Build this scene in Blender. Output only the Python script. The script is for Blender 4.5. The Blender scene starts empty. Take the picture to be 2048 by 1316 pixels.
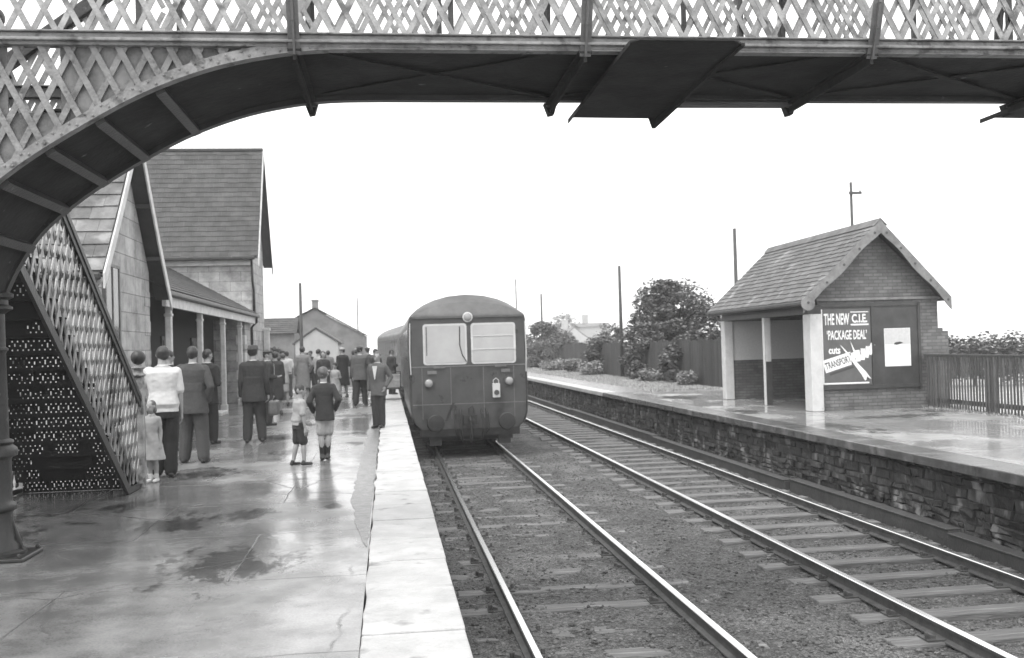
import bpy, bmesh, math, random
from mathutils import Vector, Matrix, noise
random.seed(7)
R = math.radians
C = bpy.context.scene.collection
SC = bpy.context.scene
ORI = {}
TMP = bpy.data.scenes.new('workbench')     # scratch scene: modifiers are evaluated there, away from the big one
def evaluated_mesh(ob):
    TMP.collection.objects.link(ob)
    with bpy.context.temp_override(scene=TMP, view_layer=TMP.view_layers[0]): dg = bpy.context.evaluated_depsgraph_get()
    return bpy.data.meshes.new_from_object(ob.evaluated_get(dg))

# ------------------------------------------------------------------ materials
def mat(name, base=0.3, rough=0.6, var=0.0, scale=4.0, bump=0.0, bscale=30.0, metal=0.0,
        stretch=(1, 1, 1), island=0.0, coord='Object', spots=None, spec=0.5, rvar=0.0):
    m = bpy.data.materials.new(name); m.use_nodes = True
    nt = m.node_tree; N = nt.nodes; L = nt.links
    b = N['Principled BSDF']
    b.inputs['Roughness'].default_value = rough; b.inputs['Metallic'].default_value = metal
    b.inputs['Specular IOR Level'].default_value = spec
    tc = N.new('ShaderNodeTexCoord'); mp = N.new('ShaderNodeMapping')
    mp.inputs['Scale'].default_value = stretch; L.new(tc.outputs[coord], mp.inputs['Vector'])
    val = None
    def math2(op, a, c):
        n = N.new('ShaderNodeMath'); n.operation = op
        for i, x in enumerate((a, c)):
            if isinstance(x, (int, float)): n.inputs[i].default_value = x
            else: L.new(x, n.inputs[i])
        return n.outputs[0]
    fac = None
    if var:
        nz = N.new('ShaderNodeTexNoise'); nz.inputs['Scale'].default_value = scale
        nz.inputs['Detail'].default_value = 8; nz.inputs['Roughness'].default_value = .65
        L.new(mp.outputs[0], nz.inputs['Vector'])
        mr = N.new('ShaderNodeMapRange'); mr.inputs['From Min'].default_value = .3; mr.inputs['From Max'].default_value = .7
        mr.inputs['To Min'].default_value = base * (1 - var); mr.inputs['To Max'].default_value = base * (1 + var)
        L.new(nz.outputs[0], mr.inputs[0]); val = mr.outputs[0]
        if rvar:
            m3 = N.new('ShaderNodeMapRange'); m3.inputs['From Min'].default_value = .3; m3.inputs['From Max'].default_value = .7
            m3.inputs['To Min'].default_value = max(.03, rough - rvar); m3.inputs['To Max'].default_value = rough + rvar
            L.new(nz.outputs[0], m3.inputs[0]); L.new(m3.outputs[0], b.inputs['Roughness'])
    if island:
        g = N.new('ShaderNodeNewGeometry')
        mr = N.new('ShaderNodeMapRange'); mr.inputs['To Min'].default_value = 1 - island; mr.inputs['To Max'].default_value = 1 + island
        L.new(g.outputs['Random Per Island'], mr.inputs[0])
        val = math2('MULTIPLY', mr.outputs[0], val if val is not None else base)
    if spots:
        sv, ss, lo, hi = spots
        nz = N.new('ShaderNodeTexNoise'); nz.inputs['Scale'].default_value = ss; nz.inputs['Detail'].default_value = 6
        L.new(mp.outputs[0], nz.inputs['Vector'])
        mr = N.new('ShaderNodeMapRange'); mr.inputs['From Min'].default_value = lo; mr.inputs['From Max'].default_value = hi
        L.new(nz.outputs[0], mr.inputs[0])
        mx = N.new('ShaderNodeMix'); mx.data_type = 'FLOAT'
        L.new(mr.outputs[0], mx.inputs[0])
        if val is None: mx.inputs[2].default_value = base
        else: L.new(val, mx.inputs[2])
        mx.inputs[3].default_value = sv; val = mx.outputs[0]
    if val is None: b.inputs['Base Color'].default_value = (base, base, base, 1)
    else: L.new(val, b.inputs['Base Color'])
    if bump:
        nz = N.new('ShaderNodeTexNoise'); nz.inputs['Scale'].default_value = bscale; nz.inputs['Detail'].default_value = 5
        L.new(mp.outputs[0], nz.inputs['Vector'])
        bp = N.new('ShaderNodeBump'); bp.inputs['Strength'].default_value = bump; bp.inputs['Distance'].default_value = .02
        L.new(nz.outputs[0], bp.inputs['Height']); L.new(bp.outputs[0], b.inputs['Normal'])
    return m

def gravel_mat(name, base, scale):
    m = mat(name, base, .9, .45, 5, 0, 45, spots=(base * 1.9, .9, .48, .68)); nt = m.node_tree; N = nt.nodes; L = nt.links; b = N['Principled BSDF']
    tc = N.new('ShaderNodeTexCoord'); src = b.inputs['Base Color'].links[0].from_socket
    def cell(sc):
        v = N.new('ShaderNodeTexVoronoi'); v.inputs['Scale'].default_value = sc; v.inputs['Randomness'].default_value = 1; L.new(tc.outputs['Object'], v.inputs['Vector']); return v
    a, c = cell(scale), cell(scale * 2.3)
    def mr(x, lo, hi, f0=0, f1=1):
        n = N.new('ShaderNodeMapRange'); n.inputs[1].default_value = f0; n.inputs[2].default_value = f1; n.inputs[3].default_value = lo; n.inputs[4].default_value = hi; L.new(x, n.inputs[0]); return n.outputs[0]
    def mul(x, y):
        n = N.new('ShaderNodeMath'); n.operation = 'MULTIPLY'; L.new(x, n.inputs[0]); L.new(y, n.inputs[1]); return n.outputs[0]
    s1 = N.new('ShaderNodeSeparateColor'); L.new(a.outputs['Color'], s1.inputs[0]); s2 = N.new('ShaderNodeSeparateColor'); L.new(c.outputs['Color'], s2.inputs[0])
    L.new(mul(src, mul(mr(s1.outputs[0], .45, 1.6), mr(s2.outputs[1], .6, 1.4))), b.inputs['Base Color'])
    h = N.new('ShaderNodeMath'); h.operation = 'ADD'; L.new(mr(a.outputs['Distance'], 1, 0, 0, .7), h.inputs[0]); L.new(mr(c.outputs['Distance'], .5, 0, 0, .7), h.inputs[1])
    bp = N.new('ShaderNodeBump'); bp.inputs['Strength'].default_value = 1; bp.inputs['Distance'].default_value = .02; L.new(h.outputs[0], bp.inputs['Height']); L.new(bp.outputs[0], b.inputs['Normal'])
    return m

def brick_mat(name, c1, c2, mort, w, h, ax, rough=.8, msize=.012, bump=.5, off=.5, stain=.3):
    m = bpy.data.materials.new(name); m.use_nodes = True
    nt = m.node_tree; N = nt.nodes; L = nt.links; b = N['Principled BSDF']
    b.inputs['Roughness'].default_value = rough
    tc = N.new('ShaderNodeTexCoord'); sp = N.new('ShaderNodeSeparateXYZ'); cb = N.new('ShaderNodeCombineXYZ')
    L.new(tc.outputs['Object'], sp.inputs[0])
    if ax == 'n':   # walls facing both ways: run the courses along x + y
        ad = N.new('ShaderNodeMath'); ad.operation = 'ADD'
        L.new(sp.outputs[0], ad.inputs[0]); L.new(sp.outputs[1], ad.inputs[1]); L.new(ad.outputs[0], cb.inputs[0])
        L.new(sp.outputs[2], cb.inputs[1])
    else:
        L.new(sp.outputs['xyz'.index(ax[0])], cb.inputs[0]); L.new(sp.outputs['xyz'.index(ax[1])], cb.inputs[1])
    nz0 = N.new('ShaderNodeTexNoise'); nz0.inputs['Scale'].default_value = 3
    L.new(tc.outputs['Object'], nz0.inputs['Vector'])
    br = N.new('ShaderNodeTexBrick'); br.offset = off
    br.inputs['Color1'].default_value = (c1, c1, c1, 1); br.inputs['Color2'].default_value = (c2, c2, c2, 1)
    br.inputs['Mortar'].default_value = (mort, mort, mort, 1); br.inputs['Scale'].default_value = 1
    br.inputs['Mortar Size'].default_value = msize; br.inputs['Mortar Smooth'].default_value = .3
    br.inputs['Brick Width'].default_value = w; br.inputs['Row Height'].default_value = h
    L.new(cb.outputs[0], br.inputs['Vector'])
    nz = N.new('ShaderNodeTexNoise'); nz.inputs['Scale'].default_value = 2.2; nz.inputs['Detail'].default_value = 10; nz.inputs['Roughness'].default_value = .7
    L.new(tc.outputs['Object'], nz.inputs['Vector'])
    mr = N.new('ShaderNodeMapRange'); mr.inputs['From Min'].default_value = .3; mr.inputs['From Max'].default_value = .7
    mr.inputs['To Min'].default_value = 1 - stain; mr.inputs['To Max'].default_value = 1 + stain
    L.new(nz.outputs[0], mr.inputs[0])
    mx = N.new('ShaderNodeVectorMath'); mx.operation = 'SCALE'
    L.new(br.outputs['Color'], mx.inputs[0]); L.new(mr.outputs[0], mx.inputs['Scale']); L.new(mx.outputs[0], b.inputs['Base Color'])
    bp = N.new('ShaderNodeBump'); bp.inputs['Strength'].default_value = bump; bp.inputs['Distance'].default_value = .01; bp.invert = True
    ad = N.new('ShaderNodeMath'); ad.operation = 'MULTIPLY_ADD'; ad.inputs[1].default_value = .4
    L.new(nz.outputs[0], ad.inputs[0]); L.new(br.outputs['Fac'], ad.inputs[2]); L.new(ad.outputs[0], bp.inputs['Height'])
    L.new(bp.outputs[0], b.inputs['Normal'])
    return m

def wet_mat(name, lo, hi, slab=(2.3, 1.9), r0=.06, r1=.4, crack=True, dark_patches=()):
    """wet, uneven paving: dark patches, film of water, joints and wandering cracks"""
    m = bpy.data.materials.new(name); m.use_nodes = True
    nt = m.node_tree; N = nt.nodes; L = nt.links; b = N['Principled BSDF']
    tc = N.new('ShaderNodeTexCoord')
    def nz(s, d=6, r=.6, vec=None):
        n = N.new('ShaderNodeTexNoise'); n.inputs['Scale'].default_value = s; n.inputs['Detail'].default_value = d; n.inputs['Roughness'].default_value = r
        L.new(vec or tc.outputs['Object'], n.inputs['Vector']); return n
    def mr(x, a, c, d, e):
        n = N.new('ShaderNodeMapRange'); n.interpolation_type = 'SMOOTHSTEP'
        for i, v in zip((1, 2, 3, 4), (a, c, d, e)): n.inputs[i].default_value = v
        L.new(x, n.inputs[0]); return n.outputs[0]
    def mth(op, a, c):
        n = N.new('ShaderNodeMath'); n.operation = op
        for i, x in enumerate((a, c)):
            if isinstance(x, (int, float)): n.inputs[i].default_value = x
            else: L.new(x, n.inputs[i])
        return n.outputs[0]
    mp = N.new('ShaderNodeMapping'); mp.inputs['Scale'].default_value = (1, .55, 1); L.new(tc.outputs['Object'], mp.inputs[0])
    big = nz(.55, 5, .55, mp.outputs[0]); mid = nz(2.1, 8, .65); fine = nz(60, 4, .6)
    col = mth('MULTIPLY', mr(mid.outputs[0], .3, .7, lo, hi), mr(fine.outputs[0], .3, .7, .85, 1.15))
    mp4 = N.new('ShaderNodeMapping'); mp4.inputs['Scale'].default_value = (1, .45, 1); L.new(tc.outputs['Object'], mp4.inputs[0])
    rag = nz(3.4, 10, .75, mp4.outputs[0])
    # slabs and cracks
    wv = nz(1.3, 5, .6)
    vm = N.new('ShaderNodeVectorMath'); vm.operation = 'MULTIPLY_ADD'; vm.inputs[1].default_value = (.10, .10, 0)
    L.new(wv.outputs['Color'], vm.inputs[0]); L.new(tc.outputs['Object'], vm.inputs[2])
    br = N.new('ShaderNodeTexBrick'); br.inputs['Scale'].default_value = 1; br.inputs['Brick Width'].default_value = slab[0]; br.inputs['Row Height'].default_value = slab[1]
    br.inputs['Mortar Size'].default_value = .008; br.inputs['Mortar Smooth'].default_value = .5
    L.new(vm.outputs[0], br.inputs['Vector'])
    vm2 = N.new('ShaderNodeVectorMath'); vm2.operation = 'MULTIPLY_ADD'; vm2.inputs[1].default_value = (.35, .35, 0)
    L.new(wv.outputs['Color'], vm2.inputs[0]); L.new(tc.outputs['Object'], vm2.inputs[2])
    vo = N.new('ShaderNodeTexVoronoi'); vo.feature = 'DISTANCE_TO_EDGE'; vo.inputs['Scale'].default_value = .33
    L.new(vm2.outputs[0], vo.inputs['Vector'])
    ck = mr(vo.outputs['Distance'], 0, .006, 1, 0)
    ckm = mth('MULTIPLY', mth('MULTIPLY', ck, mr(big.outputs[0], .46, .56, 0, 1)), mr(mid.outputs[0], .4, .6, .2, 1))
    joint = mth('MAXIMUM', mth('MULTIPLY', br.outputs['Fac'], .8), ckm if crack else 0.0)
    col = mth('MULTIPLY', col, mth('SUBTRACT', 1.0, mth('MULTIPLY', joint, .75)))
    st_ = 0.0
    for (sx, sy, rx, ry) in dark_patches:       # darker, less glossy patches with ragged outlines
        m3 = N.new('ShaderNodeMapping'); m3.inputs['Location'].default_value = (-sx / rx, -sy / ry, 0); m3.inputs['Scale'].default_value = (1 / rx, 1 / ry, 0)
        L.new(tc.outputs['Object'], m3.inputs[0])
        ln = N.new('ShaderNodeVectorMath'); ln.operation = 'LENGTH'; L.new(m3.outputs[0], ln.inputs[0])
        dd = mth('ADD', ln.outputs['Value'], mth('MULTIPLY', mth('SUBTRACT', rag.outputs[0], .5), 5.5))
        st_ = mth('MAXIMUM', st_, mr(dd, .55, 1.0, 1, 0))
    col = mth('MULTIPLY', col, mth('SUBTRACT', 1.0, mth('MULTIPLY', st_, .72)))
    L.new(col, b.inputs['Base Color'])
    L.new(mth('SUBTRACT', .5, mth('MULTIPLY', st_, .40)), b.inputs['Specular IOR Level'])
    wet = mr(big.outputs[0], .36, .54, 0, 1)
    w2 = mth('MULTIPLY', wet, mr(mid.outputs[0], .25, .6, .55, 1))
    ro = N.new('ShaderNodeMapRange'); ro.inputs[3].default_value = r1; ro.inputs[4].default_value = r0; L.new(w2, ro.inputs[0])
    L.new(mth('ADD', ro.outputs[0], mth('MULTIPLY', joint, .3)), b.inputs['Roughness'])
    h = mth('ADD', mth('MULTIPLY', mid.outputs[0], 1.0), mth('MULTIPLY', mth('MULTIPLY', fine.outputs[0], .22), mth('SUBTRACT', 1.0, w2)))
    h = mth('SUBTRACT', h, mth('MULTIPLY', joint, .25))
    bp = N.new('ShaderNodeBump'); bp.inputs['Strength'].default_value = .30; bp.inputs['Distance'].default_value = .02
    L.new(h, bp.inputs['Height']); L.new(bp.outputs[0], b.inputs['Normal'])
    b.inputs['IOR'].default_value = 1.55
    return m

M = dict(
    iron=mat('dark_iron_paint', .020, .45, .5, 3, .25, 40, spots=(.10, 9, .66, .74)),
    soffit=mat('dark_matt_iron', .026, .8, .5, 2, .3, 20, spots=(.10, 7, .70, .76), spec=.15),  # dark matt tone for the underside of the deck
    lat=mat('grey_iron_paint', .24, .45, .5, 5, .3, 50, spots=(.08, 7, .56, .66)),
    stairlat=mat('wet_skylit_iron_paint', .20, .3, .6, 3, .2, 50, spots=(.04, 2.4, .50, .62)),  # pale tone stands for sky reflected off the stair bars
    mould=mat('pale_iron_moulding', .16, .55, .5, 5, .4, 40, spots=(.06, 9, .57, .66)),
    spand=mat('mottled_spandrel_plate', .075, .6, .5, 6, .3, 30, spots=(.16, 3, .5, .7)),
    edgec=mat('damp_coping_stone', .075, .26, .4, 4, .3, 30, spots=(.16, 2, .55, .7)),
    cband=mat('dulled_lining', .13, .45, .3, 4),
    brk=mat('grey_bracket_paint', .09, .45, .4, 5, .2, 50),
    step=mat('black_cast_iron', .005, .85, .4, 5),
    wet=wet_mat('wet_platform_paving', .095, .21, r0=.09, r1=.36, dark_patches=((-1.35, 8.2, .55, .75), (-2.2, 10.3, .45, .6), (-1.45, 10.6, .22, .45), (-2.15, 20.2, .45, .8), (-.75, 20.5, .2, .4), (-.62, 11, .12, .2), (-3.2, 6.6, .5, .5), (-2.6, 14.6, .5, .6), (-1.0, 26, .6, .6), (-4.6, 9.5, 1.3, 2.4), (.22, 15.5, .1, .3), (-2.9, 11.6, .3, .4), (-1.7, 17.2, .3, .5), (-.6, 18.2, .15, .5))),
    wetr=wet_mat('wet_grey_paving', .19, .33, r0=.08, r1=.40, dark_patches=((8.3, 17.5, .5, 1.6), (8.2, 22.5, .4, 1.4), (10.5, 19.5, 1.2, .5), (12, 20.6, .7, .6), (8.7, 29, .6, 1.2))),
    strip=mat('grey_trowelled_strip', .15, .26, .35, 9, .4, 60),
    white=mat('whitewashed_coping', .37, .5, .28, 2.6, .5, 25, spots=(.14, 4, .60, .74), rvar=.12),
    whitep=mat('white_paint', .52, .5, .12, 5, .1, 40, spots=(.4, 8, .66, .75)),
    ballast=gravel_mat('cinder_ballast', .074, 42),
    stone=mat('ballast_stone', .09, .85, .3, 20, .3, 60, island=.6),
    wood=mat('weathered_sleeper', .115, .75, .45, 6, .7, 25, stretch=(.35, 5, 3), spots=(.24, 3, .54, .70)),
    rust=mat('rusty_rail_web', .06, .7, .4, 8, .3, 60),
    rtop=mat('polished_rail_head', .75, .26, .12, 12, 0, 20, metal=1, stretch=(6, .2, 1)),
    rubble=mat('rubble_stone', .030, .85, .7, 7, 1.0, 22, island=.65, spots=(.17, 3.2, .57, .68), stretch=(1, 1, .6)),
    mortar=mat('dark_mortar', .024, .9, .7, 6, .6, 30),
    edge=mat('dark_damp_concrete', .045, .6, .4, 4, .4, 30),
    grass=mat('grass', .34, .9, .35, 6, .6, 40), blade=mat('grass_blades', .34, .8, 0, 4, island=.5),
    field=mat('pale_field', .40, .95, .3, .6, .5, 12),
    leaf=mat('foliage', .115, .75, .35, 3, island=.6), leafl=mat('pale_foliage', .24, .75, .3, 3, island=.5),
    leafd=mat('dark_foliage', .07, .8, .35, 3, island=.6),
    bark=mat('bark', .07, .9, .4, 9, .8, 30), pole=mat('tarred_pole', .05, .8, .4, 6, .4, 30, stretch=(6, 6, .6)),
    fence=mat('dark_creosoted_boards', .035, .85, .4, 7, .5, 25, stretch=(4, 4, .5), island=.35),
    picket=mat('picket_wood', .075, .8, .4, 8, .4, 25, stretch=(4, 4, .5), island=.35),
    slate=mat('roof_slate', .040, .7, .5, 2.2, .4, 25, island=.22),
    slateb=mat('stone_slate', .10, .65, .65, 1.7, .6, 18, island=.28, spots=(.22, 2.2, .56, .68)),
    tile=mat('lichened_tile', .10, .75, .45, 2.2, .5, 25, island=.10, spots=(.24, 1.8, .58, .70)),
    ashlar=brick_mat('ashlar_wall', .36, .28, .16, .75, .36, 'n', msize=.010, bump=.7, stain=.5),
    ashd=brick_mat('porch_wall', .10, .08, .05, .6, .3, 'n', msize=.012),
    brick=brick_mat('brick_wall', .15, .10, .08, .23, .078, 'xz', msize=.010, bump=.8, stain=.35),
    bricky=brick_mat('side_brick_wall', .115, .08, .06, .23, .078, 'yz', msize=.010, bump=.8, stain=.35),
    barge=mat('weathered_bargeboard', .17, .7, .4, 5, .3, 30), trim=mat('pale_trim', .50, .6, .22, 4, .3, 20),
    dark=mat('veranda_shade', .010, .8, .3, 3), glass=mat('window_glass', .03, .08, .2, 2, spec=.8),  # near-black wall tone holds the shade under the veranda
    board=mat('dark_notice_board', .045, .5, .3, 4, .1, 30), poster=mat('grey_poster_paper', .10, .6, .15, 5),
    paper=mat('white_poster_paper', .78, .6, .06, 6), ink=mat('black_ink', .05, .6), pgrey=mat('grey_printing', .5, .6, .1, 20),
    coach=mat('coach_paint', .048, .34, .35, 1.6, .12, 6, rvar=.12, spots=(.018, 2.2, .55, .75)), croof=mat('sooty_roof_paint', .075, .5, .35, 2.5, .2, 20),
    cline=mat('cream_lining', .45, .4, .1, 5), skypane=mat('window_sky_reflection', .36, .2, .12, 1.2), under=mat('oily_underframe', .014, .6, .5, 8, .3, 30),  # pale pane tone stands for the sky reflected in the glass
    lens=mat('lamp_lens', .26, .12, .05, 5), rubber=mat('black_rubber', .025, .5),
    farwall=mat('rendered_stone', .15, .85, .3, 1.2, .3, 10), farw=mat('limewash', .34, .8, .1, 2),
    skin=mat('skin', 0.25, .5, .12, 8), hair=mat('dark_hair', 0.02, .5, .4, 30, .4, 120), hairl=mat('fair_hair', 0.07, .5, .35, 30, .4, 120),
    eye=mat('eyes', .02, .2), lip=mat('lips', .2, .5),
    shirt=mat('white_cotton', .46, .8, .12, 8, .3, 14), cloth1=mat('grey_tweed', 0.045, .9, .25, 60, .35, 9), cloth2=mat('black_serge', 0.01, .85, .3, 20, .3, 9),
    cloth3=mat('dark_suiting', 0.024, .9, .25, 40, .3, 9), cloth4=mat('mid_grey_cloth', 0.075, .9, .2, 30, .3, 9), cloth5=mat('pale_cloth', 0.28, .85, .12, 10, .3, 10),
    cloth6=mat('light_coat_cloth', 0.14, .85, .15, 14, .3, 9), shoe=mat('black_leather', .018, .3), felt=mat('felt_hat', .05, .9, .2, 30),
    tan=mat('worn_leather_bag', .07, .55, .3, 14, .2, 30), crate=mat('crate_wood', .30, .8, .25, 8, .3, 25),
)

# ------------------------------------------------------------------ mesh builder
class MB:
    def __init__(s): s.v = []; s.f = []; s.m = []
    def add(s, vs, fs, mi=0):
        o = len(s.v); s.v += [tuple(x) for x in vs]; s.f += [tuple(i + o for i in f) for f in fs]; s.m += [mi] * len(fs); return s
    def box(s, x0, x1, y0, y1, z0, z1, mi=0):
        vs = [(x, y, z) for z in (z0, z1) for y in (y0, y1) for x in (x0, x1)]
        return s.add(vs, [(0, 2, 3, 1), (4, 5, 7, 6), (0, 1, 5, 4), (1, 3, 7, 5), (3, 2, 6, 7), (2, 0, 4, 6)], mi)
    def bar(s, a, b, w, h, up=(0, 0, 1), mi=0):
        a = Vector(a); b = Vector(b); d = (b - a).normalized(); up = Vector(up)
        sd = d.cross(up).normalized(); u = sd.cross(d).normalized()
        vs = [p + sd * (i * w / 2) + u * (j * h / 2) for p in (a, b) for j in (-1, 1) for i in (-1, 1)]
        return s.add(vs, [(0, 1, 3, 2), (4, 6, 7, 5), (0, 4, 5, 1), (1, 5, 7, 3), (3, 7, 6, 2), (2, 6, 4, 0)], mi)
    def prism(s, poly, vec, mi=0):
        n = len(poly); vec = Vector(vec); p = [Vector(q) for q in poly]
        vs = p + [q + vec for q in p]
        fs = [tuple(range(n))[::-1], tuple(range(n, 2 * n))] + [(i, (i + 1) % n, n + (i + 1) % n, n + i) for i in range(n)]
        return s.add(vs, fs, mi)
    def tube(s, pts, r, n=8, mi=0, caps=True):
        pts = [Vector(p) for p in pts]; rs = r if isinstance(r, (list, tuple)) else [r] * len(pts)
        vs = []; prev = None
        for i, p in enumerate(pts):
            d = (pts[min(i + 1, len(pts) - 1)] - pts[max(i - 1, 0)]).normalized()
            a = prev if prev is not None else (Vector((1, 0, 0)) if abs(d.x) < .9 else Vector((0, 1, 0)))
            a = (a - d * a.dot(d)).normalized(); prev = a; bb = d.cross(a)
            for k in range(n):
                t = 2 * math.pi * k / n; vs.append(p + (a * math.cos(t) + bb * math.sin(t)) * rs[i])
        fs = [(i * n + k, i * n + (k + 1) % n, (i + 1) * n + (k + 1) % n, (i + 1) * n + k) for i in range(len(pts) - 1) for k in range(n)]
        if caps: fs += [tuple(range(n))[::-1], tuple(range((len(pts) - 1) * n, len(pts) * n))]
        return s.add(vs, fs, mi)
    def lathe(s, prof, c=(0, 0, 0), n=16, mi=0, axis='z'):
        vs = []
        for r, z in prof:
            for k in range(n):
                t = 2 * math.pi * k / n; x, y = r * math.cos(t), r * math.sin(t)
                q = (x, y, z) if axis == 'z' else ((x, -z, y) if axis == 'y' else (z, x, y))
                vs.append((c[0] + q[0], c[1] + q[1], c[2] + q[2]))
        m = len(prof)
        fs = [(i * n + k, i * n + (k + 1) % n, (i + 1) * n + (k + 1) % n, (i + 1) * n + k) for i in range(m - 1) for k in range(n)]
        fs += [tuple(range(n))[::-1], tuple(range((m - 1) * n, m * n))]
        return s.add(vs, fs, mi)
    def ell(s, c, r, n=14, k=9, mi=0):
        vs = [(c[0], c[1], c[2] - r[2])]
        for i in range(1, k):
            a = math.pi * i / k - math.pi / 2
            for j in range(n):
                t = 2 * math.pi * j / n
                vs.append((c[0] + r[0] * math.cos(a) * math.cos(t), c[1] + r[1] * math.cos(a) * math.sin(t), c[2] + r[2] * math.sin(a)))
        vs.append((c[0], c[1], c[2] + r[2])); T = len(vs) - 1
        fs = [(0, 1 + (j + 1) % n, 1 + j) for j in range(n)]
        fs += [(1 + i * n + j, 1 + i * n + (j + 1) % n, 1 + (i + 1) * n + (j + 1) % n, 1 + (i + 1) * n + j) for i in range(k - 2) for j in range(n)]
        fs += [(T, 1 + (k - 2) * n + j, 1 + (k - 2) * n + (j + 1) % n) for j in range(n)]
        return s.add(vs, fs, mi)
    def seg(s, a, b, ra, rb, n=12, mi=0):       # tapered capsule
        a = Vector(a); b = Vector(b); d = (b - a).normalized()
        P = [a - d * ra * .98, a - d * ra * .7, a - d * ra * .3, a + d * 0.0, b, b + d * rb * .3, b + d * rb * .7, b + d * rb * .98]
        rr = [ra * .2, ra * .71, ra * .95, ra, rb, rb * .95, rb * .71, rb * .2]
        return s.tube(P, rr, n, mi)
    def loft(s, secs, n=18, mi=0):              # (cx, cy, cz, rx, ry)
        vs = []
        for cx, cy, cz, rx, ry in secs:
            for k in range(n):
                t = 2 * math.pi * k / n; c_, s_ = math.cos(t), math.sin(t)
                e = .8
                vs.append((cx + rx * math.copysign(abs(c_) ** e, c_), cy + ry * math.copysign(abs(s_) ** e, s_), cz))
        m = len(secs)
        fs = [(i * n + k, i * n + (k + 1) % n, (i + 1) * n + (k + 1) % n, (i + 1) * n + k) for i in range(m - 1) for k in range(n)]
        fs += [tuple(range(n))[::-1], tuple(range((m - 1) * n, m * n))]
        return s.add(vs, fs, mi)
    def mesh(s, name, off=(0, 0, 0)):
        me = bpy.data.meshes.new(name)
        me.from_pydata([(v[0] - off[0], v[1] - off[1], v[2] - off[2]) for v in s.v], [], s.f)
        me.polygons.foreach_set('material_index', s.m); me.update(); return me
    def build(s, name, mats, parent=None, smooth=False, fix=True):
        off = ORI.get(parent, (0, 0, 0)) if parent else (0, 0, 0)
        me = s.mesh(name, off)
        if fix:
            bm = bmesh.new(); bm.from_mesh(me); bmesh.ops.recalc_face_normals(bm, faces=bm.faces); bm.to_mesh(me); bm.free()
        return link(name, me, mats, parent, smooth)

def link(name, me, mats, parent=None, smooth=False):
    for q in (mats if isinstance(mats, (list, tuple)) else [mats]): me.materials.append(M[q] if isinstance(q, str) else q)
    if smooth: me.polygons.foreach_set('use_smooth', [True] * len(me.polygons))
    o = bpy.data.objects.new(name, me); C.objects.link(o)
    if parent: o.parent = parent; ORI[o] = ORI.get(parent, (0, 0, 0))
    return o
def tag(o, label=None, cat=None, group=None, kind=None):
    if label: o['label'] = label
    if cat: o['category'] = cat
    if group: o['group'] = group
    if kind: o['kind'] = kind
    return o
def empty(name, loc, label, cat, group=None):
    o = bpy.data.objects.new(name, None); C.objects.link(o); o.location = loc; o.empty_display_size = .2
    ORI[o] = tuple(loc); return tag(o, label, cat, group)
def copy_tree(o, parent=None):
    c = o.copy(); C.objects.link(c)
    if parent: c.parent = parent
    for ch in list(o.children): copy_tree(ch, c)
    return c
def bevel(o, w=.01, seg=2):
    b = o.modifiers.new('bevel', 'BEVEL'); b.width = w; b.segments = seg; b.limit_method = 'ANGLE'; b.angle_limit = R(40); return o
def text(mb, body, x, z, w, h, y, mi=0, ang=0.0, off=.012):
    """block lettering facing -Y, fitted to w x h, lower-left corner at (x, z)"""
    cu = bpy.data.curves.new('lettering', 'FONT'); cu.body = body; cu.size = 1; cu.offset = off; cu.resolution_u = 3
    ob = bpy.data.objects.new('lettering', cu)
    me = evaluated_mesh(ob)
    xs = [v.co.x for v in me.vertices]; ys = [v.co.y for v in me.vertices]
    x0, x1, y0, y1 = min(xs), max(xs), min(ys), max(ys); ca, sa = math.cos(ang), math.sin(ang); vs = []
    for v in me.vertices:
        a = (v.co.x - x0) / (x1 - x0) * w; b = (v.co.y - y0) / (y1 - y0) * h
        vs.append((x + a * ca - b * sa, y, z + a * sa + b * ca))
    mb.add(vs, [tuple(p.vertices) for p in me.polygons], mi)
    bpy.data.objects.remove(ob); bpy.data.meshes.remove(me); bpy.data.curves.remove(cu)

# ------------------------------------------------------------------ levels and lines
RAIL, SLEEP, BED = -.86, -1.00, -1.03
T1, T2, G2 = 1.99, 5.60, .835
def cx1(y): return T1 - (.0022 * (y - 43) ** 2 if y > 43 else 0)
def cx2(y): return T2 - (.0018 * (y - 50) ** 2 if y > 50 else 0)

# ------------------------------------------------------------------ ground
def sheet(name, x0, x1, y0, y1, z, m, amp=0, step=None):
    mb = MB()
    if not step: mb.add([(x0, y0, z), (x1, y0, z), (x1, y1, z), (x0, y1, z)], [(0, 1, 2, 3)])
    else:
        nx = max(1, int((x1 - x0) / step)); ny = max(1, int((y1 - y0) / step))
        vs = []
        for j in range(ny + 1):
            for i in range(nx + 1):
                x = x0 + (x1 - x0) * i / nx; y = y0 + (y1 - y0) * j / ny
                vs.append((x, y, z + amp * (noise.fractal(Vector((x * 2.2, y * 2.2, 3)), 1, 2, 4))))
        mb.add(vs, [(j * (nx + 1) + i, j * (nx + 1) + i + 1, (j + 1) * (nx + 1) + i + 1, (j + 1) * (nx + 1) + i) for j in range(ny) for i in range(nx)])
    return tag(mb.build(name, m, smooth=bool(step), fix=False), kind='structure')
sheet('ground', -420, 420, -60, 700, -1.12, 'field')
sheet('trackbed', .38, 7.40, 1, 34, BED, 'ballast', .045, .11)
sheet('trackbed', -14, 7.40, 34.0, 140, BED - .004, 'ballast', .03, .6)

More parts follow.
